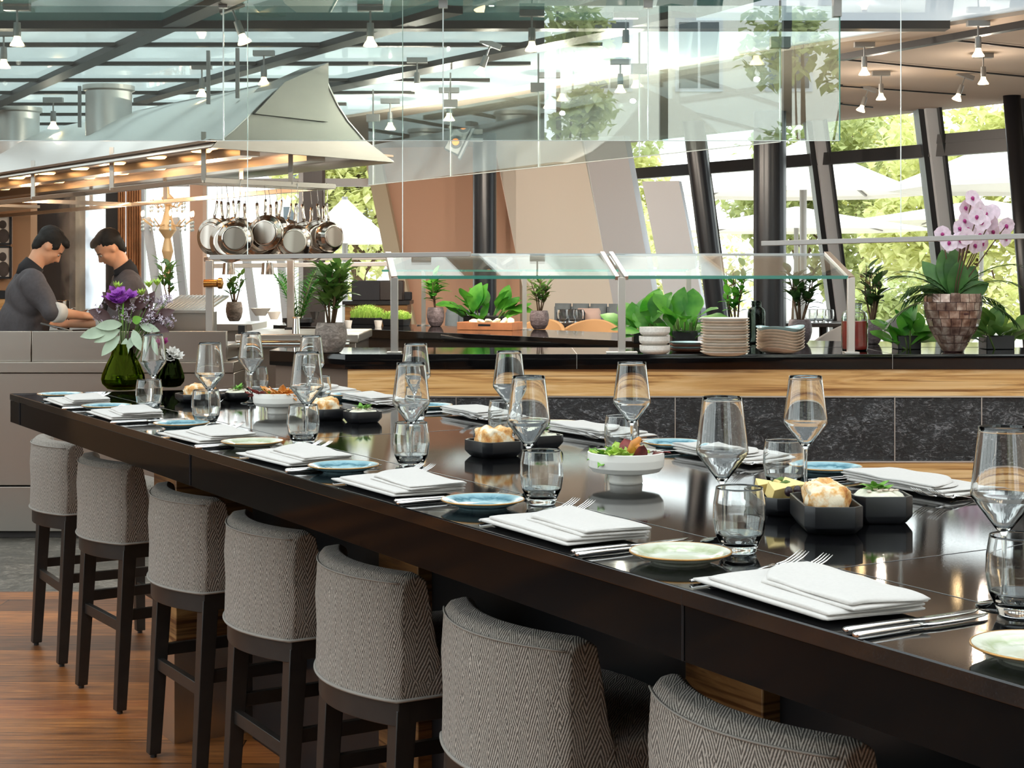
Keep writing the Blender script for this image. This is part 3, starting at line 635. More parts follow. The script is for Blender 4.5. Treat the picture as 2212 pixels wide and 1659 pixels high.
spread_dish(1168, 967, .10, .085, 'black dish of white spread and cress behind the bread', 6)
bread_dish(1783, 1140, .10, .19, 'narrow black dish with bread closest to the camera', 9, .050, -.55)
spread_dish(1898, 1125, .105, .10, 'black square dish of seeded spread with pea shoot', 10, .050, rz=-.5)
bread_dish(703, 906, .10, .13, 'black dish with bread right of the amber salad bowl', 11, .036)
spread_dish(783, 912, .10, .09, 'black dish of spread with greens in middle of table', 12, .034)
bread_dish(432, 868, .15, .13, 'black dish with two bread rolls beside the vases', 13, .03)
spread_dish(513, 864, .10, .13, 'black dish of spread between vases and amber salad', 14, .03)
# cheese dish
ct = dish('cheese_dish', 'black dish of cheese wedges and dark olives behind near tumbler', G(1692, 1104, TZ), RT-.4, .11, .17, .036)
for i, (x, y, rz, s_) in enumerate(((-.02, -.03, .3, 1), (-.005, .03, 1.2, .9), (.02, -.015, -.5, 1.1), (-.02, .06, .1, .8))):
    mb = MB(); mb.x = Matrix.Rotation(rz, 4, 'Z') @ Matrix.Rotation(.5, 4, 'X'); mb.prism([(-.02*s_, -.014*s_), (.03*s_, 0), (-.02*s_, .016*s_)], 0, .030*s_)
    o = mb.build('cheese_wedge', 'cheese', None, bevel=.001); o.location = ct.location+Matrix.Rotation(RT-.4, 3, 'Z') @ Vector((x, y, .028)); tag(o, ('front', 'middle', 'right-hand front', 'rear')[i]+' pale yellow cheese wedge in the black dish', 'cheese', 'cheese wedges in the black dish')
for i, (x, y) in enumerate(((.012, .045), (.022, .036), (.015, .055), (-.01, -.065), (.01, -.055))):
    o = MB().ball((0, 0, 0), (.008, .008, .0095), 14, 10).build('olive', 'olive_fruit', None, smooth=True); o.location = ct.location+Matrix.Rotation(RT-.4, 3, 'Z') @ Vector((x, y, .046)); tag(o, 'dark olive among the cheese wedges', 'olive', 'olives in the cheese dish')
for i, (x, y) in enumerate(((.012, .02), (-.01, -.02))):
    o = MB().tube([(-.018, 0, 0), (0, .004, .004), (.02, 0, 0)], [.002, .0055, .002], 8).build('gherkin', 'stem_green', None, smooth=True); o.location = ct.location+Matrix.Rotation(RT, 3, 'Z') @ Vector((x, y, .052)); tag(o, 'small green gherkin on the cheese', 'gherkin', 'gherkins on the cheese')
# ------------------------------------------------------------------ vases and flowers
def vase(name, label, p, H, R, neck, gm='olive_glass'):
    t = thing(name, label, 'vase', p, group='olive glass vases'); th = .004
    out = [(0, 0), (R*.45, 0), (R*.72, H*.03), (R*.95, H*.14), (R, H*.24), (R*.96, H*.34), (R*.78, H*.55), (R*.56, H*.75), (neck, H)]
    MB().lathe(out+[(max(r-th, 0), max(z, .012)) for r, z in out[::-1]], 48).build('body', gm, t, smooth=True, angle=60)
    return t
V1 = vase('glass_vase', 'large olive green glass vase holding the purple bouquet', T(4.03, .30)*1, .175, .082, .036)
pv = G(266, 842, TZ); V1.location = pv
V2 = vase('glass_vase', 'smaller dark green glass vase behind the bouquet vase', G(368, 836, TZ), .145, .055, .022, 'green_glass')
for v_ in (V1, V2):
    H = .12; R = .07 if v_ is V1 else .044
    MB().lathe([(0, .014), (R*.6, .014), (R*.95, .03), (R, .045), (R*.98, .055), (0, .055)], 32).build('water', 'water', v_, smooth=True)
def bouquet(label, base, items, group=None):
    t = thing('flower_bouquet', label, 'flowers', base); return t
def blossom(mb_p, c, R, npet, d, seed, cup=.6, wd=.6, layers=2):
    rnd = random.Random(seed); d = Vector(d).normalized(); a0 = d.orthogonal().normalized(); b0 = d.cross(a0)
    for l in range(layers):
        for k in range(npet):
            an = 2*pi*(k+.5*l)/npet+rnd.uniform(-.15, .15); o = a0*cos(an)+b0*sin(an); mb_p.leaf(c, o+d*(cup+.5*l), R*(1-.2*l), R*wd, d, -.15, 4, .2)
def stemset(mb, base, tips, r=.002):
    for tip in tips:
        b = Vector(base); tp = Vector(tip); mid = b*.45+tp*.55+Vector((0, 0, .03)); mb.tube([b, (b*.6+mid*.4), mid, tp], r, 6)
sc_ = pv.y/F    # metres per reference pixel at the vase
BQ = thing('flower_bouquet', 'mixed bouquet of purple blooms, eucalyptus and dark foliage in green vase', 'flowers', pv)
def q(px, py, dy=0): return Vector(((px-266)*sc_, dy, (842-py)*sc_))
rnd = random.Random(21)
st = MB(); neckp = Vector((0, 0, .165)); tips = []
pet = MB(); 
for (x, y, d) in ((262, 640, -.02), (250, 650, -.03), (280, 645, 0), (238, 648, .01), (270, 655, -.04), (248, 636, .02)): blossom(pet, q(x, y, d), .042, 7, (rnd.uniform(-.4, .4), -.6, 1), x, .5, .7, 3); tips.append(q(x, y, d))
pet.build('purple_blossom', 'petal_purple', BQ, smooth=True)
pet = MB()
for (x, y, d) in ((250, 625, .02), (318, 622, .03), (336, 618, .03), (305, 640, .02)): blossom(pet, q(x, y, d), .035, 9, (rnd.uniform(-.3, .3), -.3, 1), x, 1.0, .22, 2); tips.append(q(x, y, d))
pet.build('pale_spiky_blossom', 'lettuce', BQ, smooth=True)
dk = MB()
for (x, y, dx, dz) in ((255, 672, -.3, .8), (290, 668, .9, .8), (310, 675, .5, 1), (240, 690, -1, .5), (330, 690, 1, .5), (270, 690, .1, 1), (300, 690, .8, .3), (280, 715, .2, -1), (262, 665, -.6, .6), (318, 700, .8, -.2)): dk.leaf(q(x, y), (dx, -.35, dz), .09, .048, (0, -1, .3), .25, 6, .25)
dk.build('burgundy_leaf', 'dark_leaf', BQ, smooth=True)
eu = MB()
for (x, y, dx, dz, L) in ((268, 700, -1, -.05, .10), (262, 712, -1, -.45, .105), (262, 725, -.75, -.8, .10), (275, 730, -.05, -1, .085), (290, 712, .3, -.6, .09), (305, 702, 1, -.25, .08), (240, 712, -1, -.2, .11), (330, 725, .5, -1, .08), (298, 722, -.5, -.8, .07), (225, 722, -1, -.1, .075)):
    eu.leaf(q(x, y, -.02), (dx, -.35, dz), L, L*.42, (0, -1, .2), .2, 7, .2, .95)
eu.build('eucalyptus_leaf', 'eucalyptus', BQ, smooth=True)
ro = MB(); ro.leaf(q(290, 694, -.03), (.8, -.3, .3), .042, .034, (0, -1, 0), .1, 6, .1, .8); ro.leaf(q(268, 700, -.03), (.1, -.3, 1), .09, .008, (0, -1, 0), .2, 5, .1); ro.build('fresh_leaf', 'leaf_fresh', BQ, smooth=True)
sl = MB()
for _ in range(80):
    side = rnd.random() < .72; x = rnd.uniform(305, 368) if side else rnd.uniform(205, 300); y = rnd.uniform(640, 712) if side else rnd.uniform(650, 700)
    c = q(x, y, rnd.uniform(-.03, .05)); tips.append(c)
    for _ in range(16):
        o = c+Vector((rnd.uniform(-1, 1), rnd.uniform(-1, 1), rnd.uniform(-1, 1)))*.013; sl.add([o+Vector((rnd.uniform(-1, 1), rnd.uniform(-1, 1), rnd.uniform(-1, 1)))*.0055 for _ in range(4)], [(0, 1, 2), (0, 2, 3), (0, 1, 3)])
sl.build('statice_spray', 'statice', BQ)
stemset(st, (0, 0, .03), tips[::2], .0016); st.build('stem', 'stem_green', BQ, smooth=True)
B2 = thing('white_flower', 'white and magenta flowers in the smaller green vase', 'flowers', G(368, 836, TZ))
def q2(px, py, dy=0): return Vector(((px-368)*sc_*.98, dy, (836-py)*sc_*.98))
pet = MB()
for (x, y) in ((375, 760), (386, 768), (368, 772)): blossom(pet, q2(x, y, -.02), .032, 9, (.3, -.7, .8), x, .4, .5, 3)
pet.build('white_blossom', 'petal_white', B2, smooth=True)
pet = MB(); blossom(pet, q2(354, 738, -.02), .03, 7, (0, -.7, .8), 3, .5, .7, 3); blossom(pet, q2(346, 748, -.02), .024, 7, (0, -.7, .8), 3, .5, .7, 3); pet.build('magenta_blossom', 'petal_heart', B2, smooth=True)
st = MB(); stemset(st, (0, 0, .03), [q2(375, 765), q2(354, 742)], .0016); st.build('stem', 'stem_green', B2, smooth=True)
# ================================================================== buffet island
BY = 7.5; BZ = W(0, 765, BY).z
xL = W(745, 765, BY).x; ctr = thing('buffet_counter', 'long buffet island with black granite top, olive wood and riven stone front', 'counter', (1.2, BY, 0))
def lb(x, y, z): return Vector((x, y, z))-ctr.location
xR = 4.2; pl_ = W(582, 757, 7.86); yb = 8.14
pts = [(xL-1.2, 0), (xR-1.2, 0), (xR-1.2, .66), (pl_.x-1.2, .66), (pl_.x-1.2, .36)]
zs = W(0, 798, BY).z
MB().prism(pts, zs, BZ).build('countertop', 'granite', ctr, bevel=.002)
z1 = W(0, 857, BY).z; z2 = W(0, 999, BY).z
def fr(z0, z1, mat, name, o=.012, y1=.05): return MB().box(xL-1.2+o, xR-1.2-.02, o, y1, z0, z1).build(name, mat, ctr)
fr(z1, zs, 'olive_wood', 'wood_band'); fr(z2+.006, z1-.006, 'riven_stone', 'stone_panel', .016); fr(.08, z2, 'olive_wood', 'wood_band', .012); fr(0, .08, 'black_frame', 'plinth', .05, .1)
for z in (z1, z2+.003): MB().box(xL-1.2+.008, xR-1.2-.02, .006, .03, z-.004, z+.003).build('metal_strip', 'satin_rail', ctr)
for px in (985, 1459, 1934, 2122, 2400): x = W(px, 900, BY).x-1.2; MB().box(x-.0022, x+.0022, .010, .03, z2, z1).build('metal_strip', 'satin_rail', ctr)
for px in (1246, 1928): x = W(px, 780, BY).x-1.2; MB().box(x-.0015, x+.0015, -.0006, .65, zs+.002, BZ+.0006).build('joint_line', 'lamp_grey', ctr)
MB().prism([(xL-1.2+.014, .051), (xL-1.2+.3, .051), (xL-1.2+.3, .64), (pl_.x-1.2+.03, .64), (pl_.x-1.2+.03, .37)], .0, zs).build('side_panel', 'side_brown', ctr)
MB().box(xL-1.2+.3, xR-1.2-.03, .06, .63, .01, zs).build('cabinet', 'table_dark', ctr)
# rear counter
r0 = W(590, 694, 0) if 0 else G(590, 702, BZ); r1 = G(1450, 741, BZ); rd = (r1-r0).normalized(); rn = Vector((-rd.y, rd.x, 0)); r2 = r0+rd*((r0.y-8.2)/-rd.y)
rc = thing('rear_counter', 'black granite counter running behind the buffet with pots on it', 'counter', (r0.x, r0.y, 0))
l2 = lambda p: (p.x-r0.x, p.y-r0.y)
MB().prism([l2(r0), l2(r2), l2(Vector((2.6, 8.2))), l2(Vector((2.6, 8.75))), l2(Vector((1.75, 8.95))), l2(r0+rn*.85)], zs+.015, BZ).build('countertop', 'granite', rc, bevel=.002)
MB().prism([l2(r0+rn*.03+rd*.03), l2(r2+rn*.03), l2(Vector((2.57, 8.22))), l2(Vector((2.57, 8.72))), l2(Vector((1.73, 8.9))), l2(r0+rn*.8+rd*.03)], 0, zs+.015).build('cabinet', 'table_dark', rc)
# sneeze guard
ft = W(0, 599, 7.6).z; tp = W(0, 550, 7.9).z
sg = thing('sneeze_guard', 'slanted glass sneeze guard on slim steel posts over the buffet', 'sneeze guard', (W(1343, 765, 7.6).x, 7.6, BZ))
def s_(x, y, z): return Vector((x, y, z))-sg.location
fx = [W(p, 599, 7.6).x for p in (852, 1343, 1838)]; tx = [x-.055 for x in fx]
for i in range(2):
    MB().add([s_(fx[i]+.01, 7.6, ft), s_(fx[i+1]-.01, 7.6, ft), s_(tx[i+1]-.01, 7.9, tp), s_(tx[i]+.01, 7.9, tp)], [(0, 1, 2, 3)]).build('glass_panel', 'guard_glass', sg, solid=.008)
    MB().bar(s_(fx[i]+.01, 7.595, ft), s_(fx[i+1]-.01, 7.595, ft), .006, .016).build('glass_edge', 'glass_edge', sg)
MB().bar(s_(tx[0]-.03, 7.905, tp), s_(tx[2]+.02, 7.905, tp), .012, .012).build('top_rail', 'grey_steel_frame', sg)
for i in range(3):
    for o in ((-.022, .022) if i == 1 else (0,)): MB().bar(s_(fx[i]+o, 7.59, ft-.004), s_(tx[i]+o, 7.905, tp+.006), .03 if i != 1 else .02, .02).build('bracket', 'satin_rail', sg, bevel=.001)
    MB().box(*[a-b for a, b in zip((fx[i]-.018, fx[i]+.018), (sg.location.x,)*2)], -.012, .012, .006, ft-BZ).build('post', 'satin_rail', sg, bevel=.002)
    w_ = (.035, .075, .035)[i]; MB().box(fx[i]-sg.location.x-w_, fx[i]-sg.location.x+w_, -.035, .035, 0, .007).build('foot_plate', 'satin_rail', sg, bevel=.001)
# rear sneeze guard
def on_rear(px, py): return G(px, py, BZ)
rg = thing('sneeze_guard', 'farther glass sneeze guard standing on the rear counter', 'sneeze guard', on_rear(915, 703))
ps = [on_rear(915, 703), on_rear(1133, 712)]
ps.append(ps[1]+(ps[1]-ps[0])*1.35); zt = .40
for p in ps:
    q_ = p-rg.location; MB().bar(q_+Vector((0, 0, .005)), q_+Vector((0, 0, zt)), .03, .03).build('post', 'satin_rail', rg); MB().lathe([(0, 0), (.05, 0), (.05, .006), (0, .006)], 20, q_).build('foot_plate', 'satin_rail', rg)
a = ps[0]-rg.location-rd*.5; b = ps[2]-rg.location; up = Vector((0, 0, zt)); bk = rn*.30+Vector((0, 0, .10))
MB().add([a+up, b+up, b+up+bk, a+up+bk], [(0, 1, 2, 3)]).build('glass_panel', 'guard_glass', rg, solid=.008)
MB().bar(a+up, b+up, .006, .014).build('glass_edge', 'glass_edge', rg); MB().bar(a+up+bk, b+up+bk, .012, .012).build('top_rail', 'satin_rail', rg)
# suspended light rails and their cables
def rail(label, a, b, cables):
    t = thing('light_rail', label, 'rail', (a+b)/2, group='suspended light rails'); m0 = (a+b)/2
    MB().bar(a-m0, b-m0, .035, .022).build('bar', 'rail_grey', t, bevel=.002)
    for p in cables: MB().tube([p-m0+Vector((0, 0, .01)), Vector((p.x, p.y, (CZ if p.y > YL else HZ))) - m0], .0022, 6).build('cable', 'bright_edge', t)
rz_ = W(0, 552, 7.35).z
ra, rb = W(455, 556, 7.35), W(1017, 549, 7.2)
rail('thin steel light rail hanging in front of the pans', ra, rb, [ra+(rb-ra)*t_ for t_ in (.145, .742)])
ra, rb = W(1648, 526, 7.2), W(2330, 507, 6.3); rail('thin steel light rail hanging before the orchids', ra, rb, [ra+(rb-ra)*.47])
# suspended smoked glass screens
GY = 7.16; gz0 = W(0, 303, GY).z; gz1 = CZ-.04
xs = [W(p, 0, GY).x for p in (-90, 482, 957, 1400, 1814)]
ms = thing('glass_smoke_screen', 'row of hanging smoke screen glass panes facing the camera', 'glass screen', (0, GY, gz0))
for i in range(4):
    MB().box(xs[i]+.002, xs[i+1]-.002, 0, .01, 0, gz1-gz0).build('glass_pane', 'screen_glass', ms)
    MB().box(xs[i]+.002, xs[i+1]-.002, -.0008, .0108, -.003, 0).build('glass_edge', 'bright_edge', ms)
for x in xs[1:]: MB().box(x-.0025, x+.0025, -.001, .011, 0, gz1-gz0).build('glass_edge', 'glass_edge' if x == xs[-1] else 'bright_edge', ms)
MB().box(xs[-1]-.03, xs[-1]+.005, -.02, .03, gz1-gz0-.05, gz1-gz0+.04).build('clamp', 'lamp_grey', ms)
for x in xs[:-1]: MB().box(x-.02, x+.02, -.01, .02, gz1-gz0-.01, gz1-gz0+.04).build('clamp', 'lamp_grey', ms)
g0 = G(795, 400, gz0) if 0 else None
fz = gz0; a = G(795, 400, fz); b = G(1690, 306, fz)
if a.y > 0: pass
ms2 = thing('glass_smoke_screen', 'row of hanging smoke screen glass panes receding towards the rear wall', 'glass screen', a)
ds = b-a
ts = [0, .03, .30, .56, .78, 1]
def tp_(px):
    k_ = (px-CX)/F; return (k_*a.y-a.x)/(ds.x-k_*ds.y)
ts = [tp_(p) for p in (795, 806, 973, 1163, 1381, 1685)]
hz = CZ-.22-fz
for i in range(5):
    p_, q_ = ds*(ts[i]+.001), ds*(ts[i+1]-.001); MB().hull8([p_, q_, q_+Vector((0, .01, 0)), p_+Vector((0, .01, 0))], [v+Vector((0, 0, hz)) for v in (p_, q_, q_+Vector((0, .01, 0)), p_+Vector((0, .01, 0)))]).build('glass_pane', 'screen_glass', ms2)
    MB().bar(p_, q_, .012, .004).build('glass_edge', 'bright_edge', ms2)
for t_ in ts[1:]: MB().bar(ds*t_, ds*t_+Vector((0, 0, hz)), .006, .008).build('glass_edge', 'bright_edge', ms2); MB().bar(ds*t_+Vector((0, 0, hz)), ds*t_+Vector((0, 0, hz+.05)), .09, .05).build('clamp', 'lamp_grey', ms2); MB().bar(ds*t_+Vector((0, 0, hz+.05)), ds*t_+Vector((0, 0, CZ-fz)), .01, .01).build('hanger', 'lamp_grey', ms2)
# ================================================================== ceiling spots
def spot():
    t = thing('ceiling_spotlight', 'x', 'spotlight')
    MB().box(-.06, .06, -.02, .02, -.03, 0).build('track_adapter', 'lamp_grey', t); MB().tube([(0, 0, -.03), (0, 0, -.09)], .005, 8).build('stem', 'lamp_grey', t)
    h = MB().lathe([(0, -.085), (.016, -.085), (.018, -.13), (.017, -.15), (0, -.15)], 16).build('socket', 'lamp_grey', t, smooth=True, angle=40)
    MB().lathe([(.014, -.15), (.017, -.165), (.032, -.188), (.033, -.194), (.0, -.197)], 20).build('bulb', 'bulb', h, smooth=True)
    return t
sp0 = spot(); spots = [(37, 97), (8, 145), (498, 92), (800, 98), (1149, 108), (1352, 112), (1062, 165), (901, 195), (115, 268), (436, 207), (570, 182), (843, 270), (970, 250), (1187, 222), (1340, 198)]
wh = ['far top left corner', 'left edge below another lamp', 'above the hood ridge', 'beside the hood peak', 'over the buffet middle', 'nearest the upright glass edge', 'tilted, below a dark ceiling bar', 'below the short dark bar', 'between the two steel ducts',
      'just right of the wide duct', 'before the hood ridge', 'low, over the beige wall', 'near the round dark column', 'in front of reflected tree', 'dim, near the window head']
for i, (x, y) in enumerate(spots):
    zb = CZ-.19; 
    if (HY-y) <= 0: continue
    d = F*(zb-CH)/(HY-y)
    d = max(d, 7.35); p = Vector(((x-CX)/F*d, d, CZ)); sc = 1.0 if d < 9.5 else 1.15
    o = put(sp0, p, (i*1.3) % 6, 'small warm ceiling spotlight, '+wh[i], 'warm spotlights under the glass ceiling', scale=sc)
    o.rotation_euler = (0, (.35 if i in (2, 6) else 0)*(1 if i != 2 else -1), 0)
    lamp('POINT', 'spot_glow', p+Vector((0, 0, -.27)), 50 if i in (11, 12, 13, 14) else 4, (1, .86, .72), .012)
lab2 = ['lit spotlight on the taupe ceiling nearest the right edge', 'unlit spotlight on the taupe ceiling, upper left one', 'small spotlight on the taupe ceiling wire above the window corner', 'spotlight on the taupe ceiling beside the hanging glass edge', 'tilted spotlight at the wire end over the windows', 'tilted spotlight lowest on taupe ceiling, near the glass screen']
for i, (x, y) in enumerate(((2113, 120), (1867, 160), (2124, 180), (1903, 214), (2087, 218), (1878, 242))):
    zb = CZ-.19; d = F*(zb-CH)/(HY-y); p = Vector(((x-CX)/F*d, d, CZ-.02)); o = copy_tree(sp0); o.location = p; o.scale = (.9,)*3; o['label'] = lab2[i]; o['group'] = 'spotlights on the taupe ceiling'; o.rotation_euler = (0, .35 if i > 3 else 0, 0)
    if i in (0, 2, 3): lamp('POINT', 'taupe_spot_glow', p+Vector((0, 0, -.26)), 2.5, (1, .86, .72), .012)
for i, (a, b) in enumerate((((2040, 85), (2240, 106)), ((1815, 128), (2240, 168)), ((1815, 186), (2085, 205)), ((1815, 225), (1885, 232)))):
    p, q_ = G(*a, CZ-.03), G(*b, CZ-.03); m0 = (p+q_)/2
    t = thing('ceiling_wire', 'thin black lamp wire across the taupe ceiling, '+('first', 'second', 'third', 'shortest')[i]+' from the camera', 'wire', m0, group='lamp wires'); MB().bar(p-m0, q_-m0, .010, .009).build('wire', 'black_frame', t); MB().bar(p-m0, p-m0+Vector((0, 0, .03)), .03, .02).build('anchor', 'black_frame', t)
struct(MB().bar(G(1815, 122, CZ-.03), G(2240, 45, CZ-.03), .05, .05).build('trim_60', 'black_frame'))
# twin lens effect light on the column
c = W(1000, 295, 13.6)
t = thing('twin_spot_fixture', 'grey bracketed light fixture with two orange lenses on the dark column', 'light fixture', c)
R_ = Matrix.Rotation(.45, 4, 'Y')
mb = MB(); mb.x = R_; mb.box(-.10, .04, -.08, .08, -.17, .17); mb.build('housing', 'lamp_grey', t, bevel=.01)
mb = MB(); mb.x = R_; mb.box(.045, .065, -.09, .09, -.19, .19); mb.build('mounting_plate', 'white_frame', t, bevel=.003)
for z in (-.075, .075):
    mb = MB(); mb.x = R_ @ Matrix.Translation((-.03, -.08, z)) @ Matrix.Rotation(pi/2, 4, 'X'); mb.lathe([(0, 0), (.055, 0), (.055, .05), (.045, .05), (.045, .02), (0, .02)], 24); h = mb.build('lens_ring', 'black_ceramic', t, smooth=True, angle=40)
    mb = MB(); mb.x = R_ @ Matrix.Translation((-.03, -.105, z)) @ Matrix.Rotation(pi/2, 4, 'X'); mb.lathe([(0, .0), (.03, 0), (.03, .01), (0, .012)], 20); mb.build('lens', 'orange_lens', h, smooth=True)
MB().bar((.06, 0, -.03), (.17, .02, -.03), .04, .03).build('arm', 'white_frame', t); MB().box(.09, .17, -.02, .1, .02, .2).build('back_plate', 'lamp_grey', t)
# ================================================================== extraction hood
HA = W(455, 318, 8.2); HB = W(850, 350, 9.32)
def on_end(px, py):
    k_ = (px-CX)/F; t_ = (k_*HA.y-HA.x)/((HB.x-HA.x)-k_*(HB.y-HA.y)); d = HA.y+(HB.y-HA.y)*t_; return W(px, py, d)
hood = thing('extraction_hood', 'huge bell-shaped brushed steel extraction hood over the open kitchen', 'hood', HA)
prof = [(455, 318), (478, 302), (505, 281), (532, 255), (560, 226), (588, 200), (615, 184), (650, 170), (700, 155), (712, 190), (730, 228), (752, 262), (790, 306), (822, 332), (850, 350)]
P3 = [on_end(*p)-HA for p in prof]; ext = WD*7.0
hb_ = MB(); hb_.rings([P3, [p+ext for p in P3]], cap=False)
hb_.f = [f for f in hb_.f if not (0 in f and 14 in f)]
hb_.build('canopy', 'hood_steel', hood, smooth=True, angle=40, solid=.012)
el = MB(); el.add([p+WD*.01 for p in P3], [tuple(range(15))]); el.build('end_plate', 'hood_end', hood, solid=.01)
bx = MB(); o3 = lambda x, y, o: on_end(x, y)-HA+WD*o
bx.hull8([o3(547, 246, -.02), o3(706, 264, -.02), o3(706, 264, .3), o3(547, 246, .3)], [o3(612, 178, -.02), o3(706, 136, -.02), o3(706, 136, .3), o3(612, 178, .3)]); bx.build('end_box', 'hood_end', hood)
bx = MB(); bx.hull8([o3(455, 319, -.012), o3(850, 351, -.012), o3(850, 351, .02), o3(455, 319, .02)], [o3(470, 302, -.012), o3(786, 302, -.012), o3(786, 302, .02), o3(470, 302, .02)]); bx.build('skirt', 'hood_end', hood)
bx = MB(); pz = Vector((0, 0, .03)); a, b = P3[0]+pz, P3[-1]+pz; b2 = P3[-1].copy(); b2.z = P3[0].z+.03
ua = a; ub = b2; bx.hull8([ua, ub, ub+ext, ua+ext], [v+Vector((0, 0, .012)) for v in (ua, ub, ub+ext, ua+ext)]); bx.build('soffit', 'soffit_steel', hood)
for i in range(2):
    off = (ub-ua)*(.28+.36*i); MB().bar(ua+off+WD*.2-Vector((0, 0, .02)), ua+off+ext-Vector((0, 0, .02)), .12, .04).build('filter_bar', 'steel', hood)
kk = 0
for i in range(8):
    for j in range(2):
        c_ = ua+(ub-ua)*(.15+.3*j)+WD*(.5+.62*i+.2*j)-Vector((0, 0, .001)); MB().lathe([(0, -.012), (.05, -.012), (.062, 0)], 20, c_).build('soffit_lamp', 'hood_lamp', hood)
for i in range(3): c_ = HA+(ub-ua)*.4+WD*(1+1.6*i); lamp('POINT', 'hood_glow', c_-Vector((0, 0, .12)), 9, (1, .62, .36), .05)
# suspended utensil frame below the hood
uf = thing('utensil_rack', 'long steel hanging rail frame below the hood carrying the pans', 'rack', W(480, 390, 8.55))
u0 = W(440, 389, 8.48)-uf.location; u1 = W(722, 398, 9.12)-uf.location; u1.z = u0.z; dz = Vector((0, 0, .26))
fr_ = [(u0, u1), (u0+WD*.1, u1+WD*.1), (u0+WD*.2, u1+WD*.2), (u0, u0+WD*6.2), (u1, u1+WD*6.2), (u0+WD*3, u1+WD*3)]
for a, b in fr_: MB().bar(a, b, .022, .03).build('rail', 'steel', uf, bevel=.002)
for p in (u0, u0+(u1-u0)*.65, u0+WD*1.3, u0+WD*2.7, u0+WD*4.2, u1+WD*1.2, u1+WD*2.4, u1+WD*3.8): MB().bar(p, p+dz, .025, .018).build('hanger', 'steel', uf)
MB().hull8(*[[v+h_ for v in (u0+WD*3.4, u0+WD*3.4+(u1-u0)*.35, u0+WD*5+(u1-u0)*.35, u0+WD*5)] for h_ in (Vector((0, 0, -.03)), Vector((0, 0, -.01)))]).build('shelf', 'steel', uf)
# ducts and posts
for i, (px, w_, y0, y1, lab) in enumerate(((235, 98, 290, 186, 'wide polished steel duct rising from the hood to the glass ceiling'), (42, 84, 330, 222, 'polished steel duct rising by the left edge of the hood'))):
    d = 10.6 if i == 0 else 12.0; p = W(px, y0, d); t = thing('exhaust_duct', lab, 'duct', p); t.location.z = 2.3; r = w_/2/F*d
    MB().tube([(0, 0, 0), (0, 0, CZ-2.3)], r, 40).build('duct', 'hood_steel', t, smooth=True, angle=50); MB().lathe([(r, CZ-2.34), (r+.02, CZ-2.33), (r+.02, CZ-2.30), (r, CZ-2.30)], 40).build('collar', 'steel', t, smooth=True, angle=40)
for i, (px, y0, y1, d) in enumerate(((172, 275, 200, 10.6), (450, 225, 140, 8.9), (513, 212, 138, 8.8))):
    p = W(px, y0, d); t = tag(MB().bar((0, 0, 0), (0, 0, CZ-p.z), .02, .02).build('hanger_rod', 'lamp_grey'), 'slim steel rod holding the hood from the ceiling, %s' % ('left of the wide duct', 'left of the pair above the ridge', 'right of the pair above the ridge')[i], 'rod', 'hood hanger rods'); t.location = p
# ================================================================== pans on the rack
def pan(kind):
    t = thing('saucepan' if kind else 'saute_pan', 'x', 'pan'); R, Hh = ((.118, .085) if kind == 1 else (.135, .055)) if kind else (.128, .05)
    # axis along local -y (bottom towards the viewer); origin = hook point above
    zc = -.27; X = Matrix.Translation((0, 0, zc)) @ Matrix.Rotation(pi/2, 4, 'X')
    mb = MB(); mb.x = X; mb.lathe([(0, Hh), (R*.70, Hh), (R*.76, Hh-.004), (R*.93, Hh-.028), (R, Hh-.05 if Hh > .05 else .004), (R, .002), (R+.005, 0), (R-.003, .001), (R-.003, Hh-.02 if Hh < .06 else Hh-.04), (R*.7, Hh-.004), (0, Hh-.004)], 40); mb.build('body', 'pan_steel', t, smooth=True, angle=50)
    mb = MB(); mb.x = X; mb.lathe([(0, Hh+.003), (R*.62, Hh+.003), (R*.64, Hh), (0, Hh-.001)], 40); mb.build('base_disc', 'pan_base', t, smooth=True, angle=30)
    mb = MB(); mb.tube([(0, -.012, zc+R-.002), (0, -.008, zc+R+.03), (0, .004, zc+R+.07), (0, .010, -.035), (0, .008, -.006)], [.006, .007, .006, .007, .005], 8, 2.0); mb.build('handle', 'pan_steel', t, smooth=True)
    mb = MB(); mb.tube([(.0, .008, -.02), (.004, .004, .02), (0, 0, .10), (0, -.006, .128), (0, .012, .144), (0, .032, .13)], .0025, 6); mb.build('hook', 'polished', t, smooth=True)
    return t
pk = [pan(0), pan(1), pan(2)]; RL = W(440, 389, 8.48); RR_ = W(722, 398, 9.12); RR_.z = RL.z
plist = [(468, 518, 40, 2, -.5, .25), (492, 522, 44, 2, -.25, .1), (517, 508, 37, 1, .12, 0), (556, 520, 38, 0, .35, .22), (573, 515, 37, 2, -.2, .05), (607, 518, 30, 1, -.9, .12), (641, 519, 37, 1, .15, .03), (655, 517, 36, 0, .5, .2), (687, 515, 38, 2, .3, .15), (708, 513, 33, 1, .75, 0), (530, 525, 38, 0, .5, .3), (598, 512, 34, 0, .3, .26), (480, 512, 36, 0, .7, .3), (506, 518, 38, 2, .9, .2), (583, 520, 35, 1, -.4, .3), (628, 514, 34, 0, -.6, .3), (672, 520, 36, 1, -.3, .3), (700, 518, 35, 0, .2, .3)]
pd = ['leftmost copper-toned pan of the row', 'wide pan second from left with bright rim', 'front saucepan with radial brushed base', 'pan half hidden behind the radial-based one', 'centre pan with ringed grey base', 'narrow turned pan right of centre', 'saucepan with bright ringed base right of centre', 'pan tucked behind the right of centre saucepan', 'dark pan just before the row end', 'last saucepan on the right, base turned aside', 'pan mostly hidden behind left group', 'pan mostly hidden in the middle group', 'rear pan behind the leftmost pan', 'rear pan behind the wide bright-rimmed one', 'rear saucepan behind the ringed grey base', 'rear pan behind the narrow turned one', 'rear saucepan left of the row end', 'rear pan behind the last saucepan']
